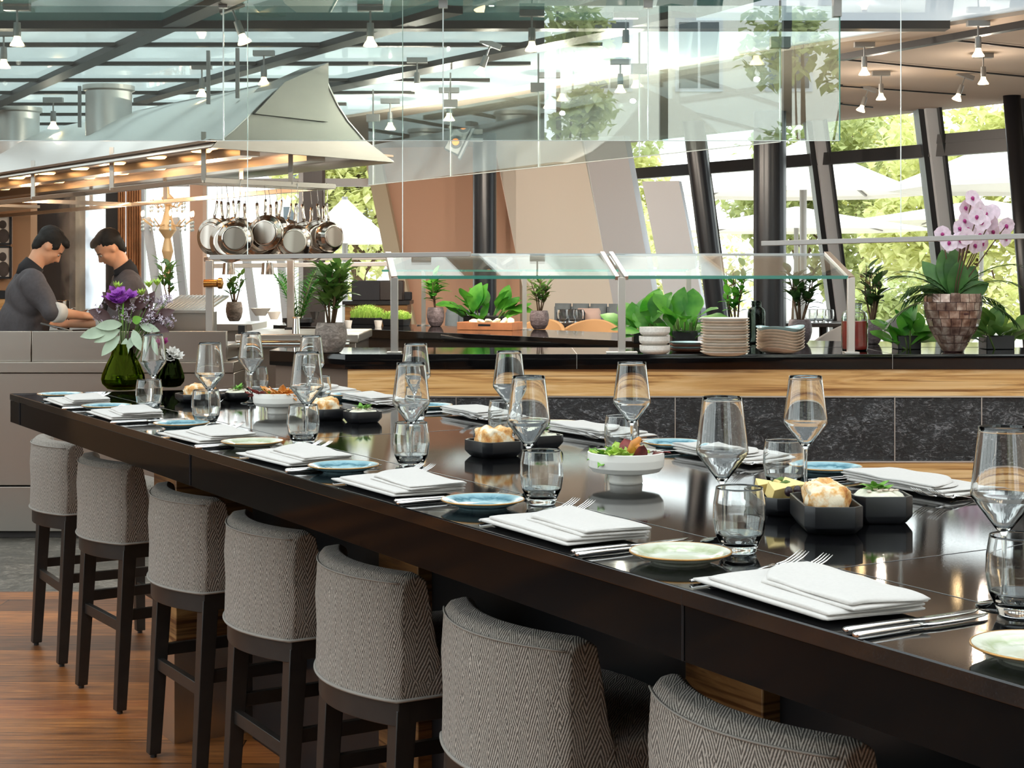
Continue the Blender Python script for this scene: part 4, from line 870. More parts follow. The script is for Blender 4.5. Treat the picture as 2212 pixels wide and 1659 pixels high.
for i, (px, py, r, kd, tw, dp) in enumerate(plist):
    lv = int(dp*10.1); k_ = (px-CX)/F; A_, B_ = RL+WD*.1*lv, (RR_-RL); tt = (k_*A_.y-A_.x)/(B_.x-k_*B_.y); c = A_+B_*tt; d = c.y; base = pk[kd]
    o = base if base.name not in used else copy_tree(base); used.add(base.name)
    Rr = (.118, .118, .135)[0 if kd == 0 else (1 if kd == 1 else 2)]; sc = r/F*d/(.128, .118, .135)[kd]
    tilt = random.Random(i).uniform(-.10, .10)
    o.scale = (sc,)*3; o.rotation_euler = (0, tilt, tw); o.location = c+Vector((0, -.012*sc, .017-.144*sc)); o['label'] = pd[i]; o['group'] = 'steel pans hanging under the hood'; o['category'] = 'pan'
# ================================================================== kitchen block
KY = 8.85; kz = W(0, 716, KY).z; kx1 = W(487, 716, KY).x; kx0 = -5.2
kb = thing('kitchen_counter', 'long brushed stainless kitchen block with raised back panel at the left', 'counter', (-3, KY, 0))
def kbx(x0, x1, y0, y1, z0, z1, n, m='steel_panel', bv=.003): return MB().box(x0+3, x1+3, y0, y1, z0, z1).build(n, m, kb, bevel=bv)
zl = W(0, 782, KY).z; zl2 = W(0, 805, KY).z; zm = W(0, 1050, KY).z; kx2 = W(506, 790, KY).x
kbx(kx0, W(64, 0, KY).x-.002, .03, .07, zl, kz, 'back_panel'); kbx(W(64, 0, KY).x+.002, kx1, .03, .07, zl, kz, 'back_panel')
kbx(kx0, kx2, -.02, .6, zl2, zl, 'ledge'); kbx(kx0, kx2, .0, .55, zm+.004, zl2-.003, 'front_panel'); kbx(kx0, kx2, .0, .55, .04, zm-.004, 'front_panel'); kbx(kx0, kx2, .03, .5, 0, .04, 'plinth', 'dark_wall')
kbx(kx0, kx1, .07, .56, kz-.16, kz-.08, 'worktop'); kbx(kx0, kx1-.1, .5, .56, 0, kz-.16, 'cabinet', 'dark_wall')
# second stove block to the right
gx0, gx1 = W(500, 0, 9.3).x, W(775, 0, 9.3).x
gb = thing('griddle_station', 'stainless griddle station between kitchen block and buffet island', 'griddle', (gx0, 9.3, 0)); gw = gx1-gx0; gz = W(0, 722, 9.3).z
MB().box(0.02, gw, 0, .9, gz-.05, gz).build('griddle_top', 'steel', gb, bevel=.006); MB().tube([(0.04, -.04, gz-.06), (gw-.05, -.04, gz-.06)], .028, 14).build('hand_rail', 'polished', gb, smooth=True, angle=40)
MB().box(0.03, gw-.02, .03, .88, .35, gz-.05).build('body', 'steel_panel', gb, bevel=.004); MB().box(.05, gw-.05, .01, .03, .50, .74).build('oven_door', 'steel', gb, bevel=.004); MB().tube([(.1, -.02, .72), (gw-.1, -.02, .72)], .014, 10).build('door_handle', 'polished', gb, smooth=True); MB().box(0.06, gw-.05, .1, .8, 0, .35).build('plinth', 'dark_wall', gb)
MB().box(.03, .07, .05, .12, gz, gz+.05).build('switch', 'black_frame', gb); MB().lathe([(0, 0), (.025, 0), (.02, .09), (.03, .10), (0, .10)], 16, (gw*.49, .1, gz)).build('tap', 'polished', gb, smooth=True, angle=40); MB().bar((gw*.40, .1, gz+.03), (gw*.49, .1, gz+.03), .02, .015).build('lever', 'polished', gb)
# salamander / shelf structure behind
sh = thing('kitchen_shelf_post', 'steel frame with round brass knob carrying a long pass shelf', 'frame', W(453, 716, 9.6)); o_ = sh.location
for px, d in ((453, 9.6), (628, 10.4)): p = W(px, 0, d)-o_; MB().bar((p.x, p.y, -.1), (p.x, p.y, W(0, 562, d).z-o_.z), .045, .045).build('post', 'satin_rail', sh, bevel=.003)
a, b = W(445, 560, 9.6)-o_, W(850, 556, 10.4)-o_; MB().bar(a, b, .06, .03).build('shelf', 'satin_rail', sh, bevel=.002); a, b = W(445, 575, 10.3)-o_, W(850, 570, 10.9)-o_; MB().bar(a, b, .04, .03).build('shelf', 'satin_rail', sh, bevel=.002)
p = W(462, 612, 9.55)-o_; mb = MB(); mb.x = Matrix.Translation(p) @ Matrix.Rotation(pi/2, 4, 'Y'); mb.lathe([(0, -.06), (.024, -.06), (.024, .02), (.034, .03), (.034, .05), (0, .06)], 20); mb.build('knob', 'brass', sh, smooth=True, angle=40)
# far kitchen counter with cookware behind the chefs
fc = thing('rear_kitchen_counter', 'low steel counter with olive wood back behind the chefs', 'counter', (W(-100, 0, 11.6).x, 11.6, 0)); x0 = fc.location.x; fz_ = W(0, 700, 11.6).z
MB().box(0, 2.2, 0, .7, fz_-.05, fz_).build('worktop', 'steel', fc, bevel=.003); MB().box(0, 2.15, .05, .65, 0, fz_-.05).build('cabinet', 'steel_panel', fc)
w0 = W(-60, 0, 13.8).x; wl = thing('wood_console', 'olive wood console below the framed photographs', 'console', (w0, 13.8, 0)); MB().box(0, W(66, 0, 13.8).x-w0, 0, .3, 0, W(0, 645, 13.8).z).build('body', 'olive_wood', wl, bevel=.004); MB().box(0, W(66, 0, 13.8).x-w0, -.02, .3, W(0, 645, 13.8).z, W(0, 628, 13.8).z).build('top', 'black_frame', wl)
def pot(px, py, d, w_, h_, label, lid=True, name='stock_pot'):
    p = W(px, py, d); r = w_/2/F*d; h = h_/F*d; t = thing(name, label, 'pot', p)
    MB().lathe([(0, 0), (r*.95, 0), (r, .01), (r, h), (r+.004, h+.003), (r-.004, h), (r-.004, .01), (0, .01)], 32).build('body', 'pan_steel', t, smooth=True, angle=45)
    for s_ in (-1, 1): MB().tube([(s_*r, -.02, h*.7), (s_*(r+.03), -.015, h*.74), (s_*(r+.03), .015, h*.74), (s_*r, .02, h*.7)], .005, 6).build('handle', 'polished', t, smooth=True)
    if lid: l = MB().lathe([(0, h+.02), (r*.6, h+.014), (r+.004, h+.003), (r, h)], 32).build('lid', 'polished', t, smooth=True); MB().lathe([(0, h+.045), (.014, h+.04), (.008, h+.018)], 12).build('knob', 'polished', l, smooth=True)
    return t
pot(22, 696, 9.6, 36, 18, 'small lidded steel pot by the chef at far left')
pot(137, 712, 9.75, 26, 62, 'tall steel pot half behind the standing chef', False, 'tall_pot')
kz2 = kz-.08
fp = thing('frying_pan', 'black frying pan with long handle on the stove before the chefs', 'pan', W(196, 716, 9.45)); r = .105
MB().lathe([(0, .0), (r*.8, 0), (r, .045), (r+.004, .047), (r-.004, .043), (r*.78, .005), (0, .005)], 36).build('body', 'black_ceramic', fp, smooth=True, angle=50); MB().tube([(-r, 0, .035), (-r-.06, 0, .055), (-r-.2, .02, .085)], [.008, .009, .011], 8, .6).build('handle', 'lamp_grey', fp, smooth=True)
fp.location.z = kz2+.02
fp2 = dup(fp, W(300, 712, 9.6), 2.4, 'steel-toned pan on the stove behind the bouquet'); fp2.location.z = kz2+.02
for i, (px, py) in enumerate(((330, 706), (372, 700), (405, 704))):
    t = thing('stove_plate', ('left', 'middle', 'right')[i]+' pale steel tray with food on the bright stove', 'tray', W(px, py, 9.85)); t.location.z = kz2+.01; MB().box(-.11, .11, -.1, .1, 0, .02).build('tray', 'steel', t, bevel=.004); MB().box(-.09, .09, -.08, .08, .02, .03).build('food', 'bread', t, bevel=.006)
gr = thing('charcoal_grill', 'sloped grill grate in steam at centre of the kitchen', 'grill', W(400, 668, 10.3)); mb = MB()
for j in range(12): mb.bar((-.13+.025*j, -.15, 0), (-.06+.025*j, .18, .09), .006, .006)
mb.build('grate', 'steel', gr); MB().hull8([(-.16, -.17, -.02), (.17, -.17, -.02), (.25, .2, .075), (-.08, .2, .075)], [(-.16, -.17, -.003), (.17, -.17, -.003), (.25, .2, .088), (-.08, .2, .088)]).build('tray', 'steel', gr); MB().box(-.1, .17, -.15, .2, -.35, -.02).build('body', 'steel_panel', gr)
for i, (px, py, w_, d) in enumerate(((592, 690, 30, 10.2), (680, 690, 22, 10.0), (563, 682, 44, 10.6))):
    r = w_/2/F*d; t = tag(MB().lathe([(0, 0), (r*.5, 0), (r, .05), (r-.005, .05), (r*.5, .006), (0, .006)], 28).build('serving_bowl', 'black_ceramic' if i == 1 else 'white_porcelain', None, smooth=True, angle=50), ('white bowl on the bright pass near the pot plant', 'black bowl on dark counter by the large pot plant', 'wide white bowl on the bright pass under the pans')[i], 'bowl'); t.location = W(px, py, d)
# hanging heat lamps
for i, px in enumerate((494, 578)):
    t = thing('heat_lamp', 'small steel heat lamp shade under the pass shelf, '+('below the pans', 'right of the other')[i], 'lamp', W(px, 583, 10.2), group='heat lamps under the pass shelf'); MB().lathe([(.012, .05), (.035, .045), (.043, -.03), (.04, -.03), (.03, .04), (0, .045)], 24).build('shade', 'pan_steel', t, smooth=True, angle=50); MB().tube([(0, 0, .05), (0, 0, .12)], .005, 6).build('cord', 'polished', t)
# framed photographs and chandelier
for i, (y0, y1) in enumerate(((465, 527), (533, 600))):
    c0 = W(-34, y1, 14.1); c1 = W(23, y0, 14.1); t = thing('framed_picture', 'black-framed monochrome photograph on the left wall, '+('upper', 'lower')[i]+' one', 'picture', ((c0.x+c1.x)/2, 14.1, (c0.z+c1.z)/2), group='framed photographs'); hw = (c1.x-c0.x)/2; hh = (c1.z-c0.z)/2
    for a, b in (((-hw, 0, -hh), (hw, 0, -hh)), ((-hw, 0, hh), (hw, 0, hh)), ((-hw, 0, -hh), (-hw, 0, hh)), ((hw, 0, -hh), (hw, 0, hh))): MB().bar(a, b, .02, .02).build('frame', 'black_frame', t)
    MB().box(-hw, hw, .0, .05, -hh, hh).build('print', 'paper', t); mb = MB(); mb.ball((hw*.4, -.001, hh*.35), (hw*.3, .004, hh*.3), 16, 10); mb.ball((hw*.45, -.001, -hh*.45), (hw*.45, .004, hh*.5), 16, 10); mb.build('portrait', 'photo_dark', t, smooth=True)
ch = thing('chandelier', 'ornate glass chandelier glowing in the bright bay behind the grill', 'chandelier', W(362, 400, 14.8)); dz_ = 14.8/F
MB().lathe([(.0, .05), (.01, .05), (.02, -.08), (.06, -.12), (.02, -.2), (.05, -.33), (.085, -.42), (.03, -.5), (.055, -.62), (.02, -.75), (.04, -.85), (0, -.9)], 20).build('stem', 'chandelier_gold', ch, smooth=True); MB().tube([(0, 0, .05), (0, 0, .62)], .006, 6).build('chain', 'brass', ch)
for tier, (zz, R, n_) in enumerate(((-.12, .16, 8), (-.30, .24, 10))):
    for j in range(n_):
        a = 2*pi*j/n_; p = Vector((R*cos(a), R*sin(a), zz)); ar = MB().tube([(0, 0, zz-.06), p*.6+Vector((0, 0, zz*.4-.09)), p+Vector((0, 0, -.02))], .006, 6).build('arm', 'chandelier_gold', ch, smooth=True); MB().ball(p+Vector((0, 0, .03)), (.012, .012, .03), 10, 8).build('candle_bulb', 'candle_bulb', ar, smooth=True)
        mb = MB(); [mb.ball(p+Vector((0, 0, -.05-.035*q_)), (.012, .012, .016), 8, 6) for q_ in range(3)]; mb.build('crystal_drop', 'bright_edge', ar, smooth=True)
for i, x in enumerate((262, 280, 296)):
    mb = MB(); p = W(x, HY, 15.2); rr = []
    for k_ in range(13): rr.append([Vector((p.x-.035+.0058*k_, 15.2+.03*sin(k_*1.6), z)) for z in (.1, CZ-.02)]+[Vector((p.x-.035+.0058*k_, 15.22+.03*sin(k_*1.6), z)) for z in (CZ-.02, .1)])
    o = mb.rings(rr).build('curtain', 'curtain_bronze', smooth=True); tag(o, ('left', 'middle', 'right')[i]+' bronze curtain strip beside the chef with dark apron', 'curtain', 'bronze curtains')
# ================================================================== chefs
def hand(t, w_, d, side, name='hand', up=(0, 0, 1), scale=1.0, curl=.5):
    """palm and five fingers: w_ wrist, d direction, side = thumb direction"""
    d = Vector(d).normalized(); sd = Vector(side); sd = (sd-d*sd.dot(d)).normalized(); nr = d.cross(sd).normalized(); w_ = Vector(w_); P = []
    P.append(('c', w_, .026*scale, w_+d*.03, .027*scale)); P.append(('c', w_+d*.03-sd*.018, .016, w_+d*.085-sd*.026, .013)); P.append(('c', w_+d*.03+sd*.015, .017, w_+d*.085+sd*.022, .014)); P.append(('c', w_+d*.03, .018, w_+d*.088, .014))
    for k_, (o, L) in enumerate(((.030, .070), (.010, .078), (-.010, .073), (-.029, .058))):
        b = w_+d*.088+sd*o; c1 = b+(d*cos(curl*.7)-nr*sin(curl*.7))*L*.45; c2 = c1+(d*cos(curl*1.7)-nr*sin(curl*1.7))*L*.32; c3 = c2+(d*cos(curl*2.6)-nr*sin(curl*2.6))*L*.25
        P += [('c', b, .0088, c1, .0082), ('c', c1, .0082, c2, .0075), ('c', c2, .0075, c3, .0065)]
    b = w_+d*.03+sd*.022; c1 = b+(d*.6+sd*.75-nr*.3).normalized()*.042; c2 = c1+(d*.9+sd*.2-nr*.5).normalized()*.032; P += [('c', b, .0125, c1, .0100), ('c', c1, .0100, c2, .008)]
    return P
def chef(label, loc, rz, head_fwd, arm_l, arm_r, name='person', apron=True, hairshave=False):
    """local +y = facing; z up from the floor"""
    t = thing(name, label, 'person', loc, rz); sp_ = [Vector(v) for v in head_fwd]      # neck base, head centre
    nb, hc = sp_[0], sp_[1]; fd = (sp_[2]).normalized(); upv = (hc-nb).normalized(); upv = (upv-fd*upv.dot(fd)).normalized(); rt = fd.cross(upv).normalized()
    Rm = Matrix((rt, fd, upv)).transposed()
    hd = lambda x, y, z: hc+Rm @ (Vector((x, y, z))*.93)
    skin = [('e', hd(0, -.012, .03), (.074, .092, .088), Rm), ('e', hd(0, .03, -.03), (.058, .060, .078), Rm), ('e', hd(0, .058, -.082), (.030, .026, .024), Rm), ('c', hd(0, .084, .012), .010, hd(0, .106, -.026), .014), ('e', hd(0, .095, -.03), (.018, .012, .010), Rm), ('e', hd(.038, .058, -.022), (.022, .022, .022), Rm), ('e', hd(-.038, .058, -.022), (.022, .022, .022), Rm), ('e', hd(0, .072, .022), (.052, .018, .014), Rm),
            ('e', hd(.074, -.008, -.014), (.008, .016, .027), Rm), ('e', hd(-.074, -.008, -.014), (.008, .016, .027), Rm), ('e', hd(0, .083, -.056), (.024, .014, .012), Rm), ('c', hd(0, -.022, -.04), .050, nb-Vector((0, 0, .03)), .058)]
    for (sh_, el_, wr_, hdv, sdv) in (arm_l, arm_r):
        sh_, el_, wr_ = map(Vector, (sh_, el_, wr_)); skin += [('c', sh_, .040, el_, .038), ('c', el_, .042, wr_, .027)]; skin += hand(t, wr_, hdv, sdv)
    skin += [('c', nb-Vector((0, .01, .10)), .085, (0, 0, 1.08), .12), ('c', (-.09, 0, 1.0), .085, (-.10, 0, .5), .06), ('c', (.09, 0, 1.0), .085, (.10, 0, .5), .06), ('c', (-.10, 0, .5), .058, (-.10, -.02, .10), .04), ('c', (.10, 0, .5), .058, (.10, -.02, .10), .04), ('c', (-.10, -.04, .05), .04, (-.11, .12, .04), .035), ('c', (.10, -.04, .05), .04, (.11, .12, .04), .035)]
    blob('body', skin, 'skin', t, .0085, 4)
    jk = [('c', (0, -.005, 1.02), .150, (0, .0, 1.22), .155), ('e', (0, nb.y*.55, 1.36), (.205, .128, .16)), ('c', (-.13, nb.y*.6, nb.z-.085), .085, (.13, nb.y*.6, nb.z-.085), .085), ('c', nb-Vector((0, .01, .05)), .088, nb-Vector((0, 0, .01)), .066), ('c', (-.07, 0, 1.02), .115, (.07, 0, 1.02), .115), ('c', (-.08, 0, .98), .12, (.08, 0, .98), .12)]
    for (sh_, el_, wr_, hdv, sdv) in (arm_l, arm_r):
        sh_, el_, wr_ = map(Vector, (sh_, el_, wr_)); jk += [('c', sh_, .085, sh_.lerp(el_, .5), .073), ('c', sh_.lerp(el_, .5), .073, el_, .060), ('c', el_, .061, el_.lerp(wr_, .12), .056)]
    jo = blob('chef_jacket', jk, 'charcoal', t, .012, 5)
    for v in jo.data.vertices:
        c = v.co; v.co = c+v.normal*(noise.noise(Vector((c.x*9, c.y*9, c.z*7)))*.016+noise.noise(Vector((c.x*22, c.y*22, c.z*15)))*.006)
    for (sh_, el_, wr_, hdv, sdv) in (arm_l, arm_r):
        el_, wr_ = Vector(el_), Vector(wr_); MB().tube([el_.lerp(wr_, .02), el_.lerp(wr_, .1), el_.lerp(wr_, .30), el_.lerp(wr_, .32)], [.060, .064, .060, .050], 24).build('rolled_cuff', 'cuff', t, smooth=True)
    MB().tube([nb-Vector((0, 0, .035)), nb+Vector((0, 0, .0)), nb+(hc-nb)*.24], [.088, .075, .067], 28).build('collar', 'collar', t, smooth=True)
    # hair
    hr = [('e', hd(0, -.028, .048), (.081, .090, .080), Rm), ('e', hd(0, .020, .088), (.060, .068, .034), Rm), ('e', hd(0, -.062, -.0), (.066, .045, .07), Rm), ('e', hd(0, -.058, -.040), (.056, .034, .050), Rm)]
    if not hairshave: hr += [('e', hd(.066, .004, .026), (.013, .042, .036), Rm), ('e', hd(-.066, .004, .026), (.013, .042, .036), Rm), ('e', hd(.03, .05, .085), (.035, .035, .022), Rm)]
    ho = blob('hair', hr, 'hair', t, .008, 3)
    for v in ho.data.vertices: v.co = v.co+v.normal*noise.noise(v.co*60)*.004
    for s_ in (-1, 1):
        e_ = MB().ball(hd(s_*.031, .078, -.0), (.011, .008, .006), 10, 8).build('eye', 'eye_white', t, smooth=True); MB().ball(hd(s_*.031, .0845, -.001), .0042, 8, 6).build('pupil', 'hair', e_, smooth=True)
        MB().tube([hd(s_*.016, .090, .018), hd(s_*.033, .088, .022), hd(s_*.05, .074, .016)], [.002, .0032, .002], 6).build('eyebrow', 'hair', t, smooth=True)
    MB().tube([hd(-.02, .084, -.056), hd(0, .096, -.054), hd(.02, .084, -.056)], [.002, .0045, .002], 8).build('lips', 'lip', t, smooth=True)
    if apron:
        ar = []
        for z, rx, ry in ((.62, .185, .165), (.85, .180, .160), (.98, .187, .165), (1.06, .172, .158), (1.085, .168, .155)): ar.append([(rx*1.08*cos(a)+.008*sin(a*9), ry*sin(a)+.006*cos(a*7), z) for a in [2*pi*k_/40 for k_ in range(40)]])
        MB().rings(ar, cap=False).build('waist_apron', 'apron_black', t, smooth=True, solid=.004)
        MB().rings([[(.178+.0, -.12, z), (.205, -.06, z), (.207, .02, z), (.200, .02, z), (.198, -.06, z), (.172, -.11, z)] for z in (.66, .80, .95, 1.03)]).build('kitchen_towel', 'checked_cloth', t, smooth=True)
    return t
# chef 1: seen from behind-left, facing right and slightly away
D1 = 9.62; x1 = W(51, 0, D1).x
c1 = chef('person in charcoal chef jacket and dark apron bending over a steaming pan, facing right', (x1, D1, 0), -1.15,
     ((0, .04, 1.54), (0, .155, 1.68), Vector((0, .68, -.74))),
     ((-.18, .03, 1.45), (-.29, .14, 1.27), (-.12, .33, 1.25), (.35, 1, -.1), (1, -.3, .2)),
     ((.18, .03, 1.45), (.29, .13, 1.28), (.14, .33, 1.25), (-.15, 1, -.1), (-1, 0, .3)))
c1.scale = (.985,)*3
D2 = 9.95; x2 = W(281, 0, D2).x
c2 = chef('person in dark chef jacket with bib apron and shaved sides, head bowed, facing left', (x2, D2, 0), 1.92,
     ((0, .03, 1.55), (0, .13, 1.69), Vector((0, .74, -.68))),
     ((-.185, .02, 1.44), (-.26, .14, 1.22), (-.14, .39, 1.21), (.2, 1, -.1), (1, 0, .3)),
     ((.185, .02, 1.44), (.25, .15, 1.22), (.08, .40, 1.22), (-.1, 1, -.1), (-1, 0, .3)), hairshave=True)
c2.scale = (.975,)*3
bb = MB()
for s_ in (-1, 1): bb.tube([(s_*.07, .035, 1.50), (s_*.085, .14, 1.42), (s_*.09, .165, 1.33)], .011, 6, .4)
bb.hull8([(-.125, .165, 1.02), (.125, .165, 1.02), (.125, .172, 1.02), (-.125, .172, 1.02)], [(-.10, .150, 1.34), (.10, .150, 1.34), (.10, .157, 1.34), (-.10, .157, 1.34)]); bb.build('apron_bib', 'apron_black', c2, smooth=False)
MB().box(-.262, -.256, -.03, .03, 1.37, 1.38).build('sleeve_stitching', 'embroidery', c2)
# ================================================================== plants
def potted(label, p, rpot, hpot, kind, height, spread, seed, pot_mat='mottled_pot', leafm='bay_leaf', name='potted_bay', leafL=.06, n=60, stems=4):
    t = thing(name, label, 'plant', p, group='potted plants on the counters'); rnd = random.Random(seed)
    if rpot: 
        MB().lathe([(0, 0), (rpot*.50, 0), (rpot*.62, hpot*.03), (rpot*.86, hpot*.22), (rpot*.99, hpot*.48), (rpot, hpot*.62), (rpot*.95, hpot*.82), (rpot*.86, hpot*.98), (rpot*.84, hpot), (rpot*.80, hpot*.98), (rpot*.82, hpot*.86), (0, hpot*.86)], 40).build('pot', pot_mat, t, smooth=True, angle=60)
        MB().lathe([(0, hpot*.88), (rpot*.5, hpot*.885), (rpot*.80, hpot*.87)], 24).build('soil', 'soil', t, smooth=True)
    st = MB(); lf = MB(); b0 = hpot*.85 if rpot else 0
    for s_ in range(stems):
        a = rnd.uniform(0, 2*pi); lean = rnd.uniform(.1, 1)*spread; tip = Vector((cos(a)*lean, sin(a)*lean, b0+height*rnd.uniform(.75, 1.0))); base = Vector((cos(a)*rpot*.15, sin(a)*rpot*.15, b0)); mid = base.lerp(tip, .5)+Vector((rnd.uniform(-.02, .02), rnd.uniform(-.02, .02), .0)); pts = [base, base.lerp(mid, .5), mid, mid.lerp(tip, .5), tip]
        st.tube(pts, [.006, .005, .0045, .0035, .002], 6)
        for k_ in range(n//stems):
            u_ = rnd.uniform(.3 if kind == 'bay' else .05, 1.0); seg = min(3, int(u_*4)); q_ = pts[seg].lerp(pts[seg+1], u_*4-seg); an = rnd.uniform(0, 2*pi); el = rnd.uniform(.15, 1.1); d = Vector((cos(an)*cos(el), sin(an)*cos(el), sin(el))); L = leafL*rnd.uniform(.65, 1.15)
            q2_ = q_+d*rnd.uniform(.0, .3)*spread; st.tube([q_, q2_], .0015, 4); lf.leaf(q2_, d, L, L*.42, (0, 0, 1), rnd.uniform(.05, .4), 5, .2)
    st.build('stem', 'stem_brown', t, smooth=True); lf.build('foliage', leafm, t, smooth=True)
    return t
def px_plant(label, px, pb, pt, pw, lt, lw, zc, kind='bay', d=None, **kw):
    p = W(px, pb, d) if d else G(px, pb, zc); m_ = p.y/F
    return potted(label, p, pw/2*m_, (pb-pt)*m_, kind, (pt-lt)*m_*.97, lw/2*m_*.8, int(px), **kw)
px_plant('largest potted bay in round concrete pot at the buffet corner', 715, 762, 697, 70, 560, 105, BZ, pot_mat='concrete_pot', n=170, leafL=.095, stems=8)
px_plant('small potted bay in dark pot left of the wood tray', 941, 705, 664, 38, 585, 50, BZ, n=60, leafL=.10, leafm='fig_leaf')
px_plant('potted bay in purple-grey pot right of the wood tray', 1165, 711, 671, 42, 592, 62, BZ, n=64, leafL=.085)
px_plant('potted bay in pale pot on the bright pass below the pans', 506, 694, 652, 36, 582, 46, BZ, d=10.6, pot_mat='concrete_pot', n=54, leafL=.07)
px_plant('slender upright bay shoots behind the tall plate stack', 1590, 744, 706, 36, 560, 60, BZ, n=64, leafL=.085, leafm='fig_leaf', stems=5)
px_plant('dark potted bay before the thick round column', 1728, 742, 690, 52, 553, 84, BZ, n=90, leafL=.085, leafm='dark_bay', stems=6)
px_plant('dark potted bay behind the red sauce jar', 1885, 743, 690, 44, 560, 74, BZ, n=52, leafL=.10, leafm='dark_bay', stems=5)
px_plant('pale leafy plant glowing in the steam behind the grill', 365, 668, 655, 20, 558, 66, 0, d=12.5, n=60, leafL=.09, name='leafy_plant')
_sp = W(365, 668, 12.5); _st = thing('plant_stand', 'slim dark stand lifting the pale plant in the steam', 'stand', (_sp.x, _sp.y, 0)); MB().box(-.12, .12, -.12, .12, _sp.z-.02, _sp.z).build('top', 'table_dark', _st, bevel=.003); MB().box(-.03, .03, -.03, .03, .02, _sp.z-.02).build('post', 'table_dark', _st); MB().box(-.14, .14, -.14, .14, 0, .02).build('base', 'table_dark', _st)
def fig(label, px, pb, top, wpx, seed, n=20, d=None, L=.22, mat='fig_leaf'):
    p = W(px, pb, d) if d else G(px, pb, BZ); m_ = p.y/F; t = thing('fiddle_leaf_plant', label, 'plant', p, group='broad leaf plants'); rnd = random.Random(seed); lf = MB(); st = MB(); H = (pb-top)*m_; Wd = wpx/2*m_
    for k_ in range(n):
        x = rnd.uniform(-1, 1); an = rnd.uniform(0, 2*pi); el = rnd.uniform(.15, 1.35)*(1-.35*abs(x)); base = Vector((x*Wd*.62, rnd.uniform(-.06, .10), rnd.uniform(.05, .45)*H)); d_ = Vector((x*.8+cos(an)*.5, sin(an)*.6-.2, sin(el)*1.3)); LL = L*rnd.uniform(.7, 1.1); mx = H-base.z
        LL = min(LL, max(.09, mx/max(.3, d_.normalized().z))); st.tube([(base.x*.5, base.y, 0), base], .005, 5); lf.leaf(base, d_, LL, LL*.58, (0, -.4, 1), rnd.uniform(.0, .45), 8, .16, 1.25, .03)
    st.build('stem', 'stem_green', t, smooth=True); lf.build('foliage', mat, t, smooth=True)
    MB().box(-Wd*.55, Wd*.55, -.05, .09, 0, .07).build('trough', 'black_ceramic', t, bevel=.004)
    return t
rd0 = lambda px, py: None
fig('broad fiddle leaves rising behind the wood tray', 1045, 703, 612, 160, 2, 22, L=.22)
fig('broad green leaves left of the white bowl stack', 1392, 740, 620, 90, 5, 18, L=.2)
fig('broad green leaves behind the dark plates', 1478, 742, 618, 100, 6, 22, L=.2)
fig('low fiddle leaf clump left of the mosaic vase', 1960, 754, 655, 90, 7, 20, d=8.0, L=.17)
fig('fiddle leaf clump right of the mosaic vase', 2155, 754, 640, 110, 8, 22, d=8.0, L=.18, mat='bay_leaf')
def palm(label, p, H, R, n, seed, droop=.5):
    t = thing('palm_plant', label, 'plant', p); rnd = random.Random(seed); lf = MB(); st = MB()
    for k_ in range(n):
        a = 2*pi*k_/n+rnd.uniform(-.2, .2); pts = []; rr = R*rnd.uniform(.6, 1); hh = H*rnd.uniform(.65, 1)
        for j in range(9): s_ = j/8; pts.append(Vector((cos(a)*rr*s_, sin(a)*rr*s_, hh*(s_*1.5-droop*s_*s_*s_*.9)/1.1)))
        st.tube(pts, [.004*(1-.7*j/8) for j in range(9)], 5)
        for j in range(2, 9):
            dd = (pts[j]-pts[j-1]).normalized()
            for s_ in (-1, 1):
                for h_ in (0, .5): sd = dd.cross(Vector((0, 0, 1))).normalized()*s_; lf.leaf(pts[j-1].lerp(pts[j], h_), dd*.8+sd+Vector((0, 0, .1)), R*.40*(1-.5*abs(j-5)/5), .012, (0, 0, 1), .3, 4, .1)
    st.build('stem', 'stem_green', t, smooth=True); lf.build('fronds', 'palm_leaf', t); MB().lathe([(0, 0), (.09, 0), (.12, .05), (.12, .02), (0, .02)], 20).build('pot', 'black_ceramic', t, smooth=True)
    return t
_pp = W(645, 672, 11.6); _pp.z = BZ; palm('bright green palm behind the large corner pot', _pp, .46, .26, 14, 4)
# orchid in mosaic vase
pv_ = G(2058, 760, BZ); m_ = pv_.y/F
ov = thing('mosaic_vase', 'large brown shell mosaic vase holding the orchids', 'vase', pv_); Hv = .285; prof = [(.0, 0), (.042, 0), (.052, .012), (.078, .06), (.112, .12), (.134, .19), (.136, .24), (.133, Hv)]
MB().lathe(prof+[(.122, Hv), (.122, .2), (0, .2)], 40).build('body', 'dark_leaf', ov, smooth=True, angle=60)
rnd = random.Random(12); 
def rad(z):
    for (r0_, z0_), (r1_, z1_) in zip(prof[1:], prof[2:]):
        if z <= z1_: return r0_+(r1_-r0_)*(z-z0_)/(z1_-z0_)
    return prof[-1][0]
tl = MB(); rows = [0.004, .045, .085, .125, .165, .205, .245, Hv+.002]
for i in range(7):
    n = 13+i; z0_, z1_ = rows[i]+.0015, rows[i+1]-.0015; off = rnd.random()
    for j in range(n):
        a0 = 2*pi*(j+off)/n; a1 = 2*pi*(j+off+.93)/n; e0 = rnd.uniform(.002, .007); e1 = rnd.uniform(.002, .007); dz_ = rnd.uniform(-.003, .006) if i == 6 else 0; vs = []
        for (a_, e_) in ((a0, e0), (a1, e1)):
            for z_ in (z0_, z1_+dz_): r_ = rad(min(z_, Hv)); vs += [((r_+e_)*cos(a_), (r_+e_)*sin(a_), z_), ((r_-.004)*cos(a_), (r_-.004)*sin(a_), z_)]
        tl.add(vs, [(0, 4, 6, 2), (1, 3, 7, 5), (0, 2, 3, 1), (4, 5, 7, 6), (0, 1, 5, 4), (2, 6, 7, 3)])
tl.build('mosaic_tiles', 'shell_tile', ov)
oc = thing('orchid', 'pale pink moth orchids with broad leaves and palm fronds in the mosaic vase', 'orchid', pv_+Vector((0, 0, .20)))
lf = MB()
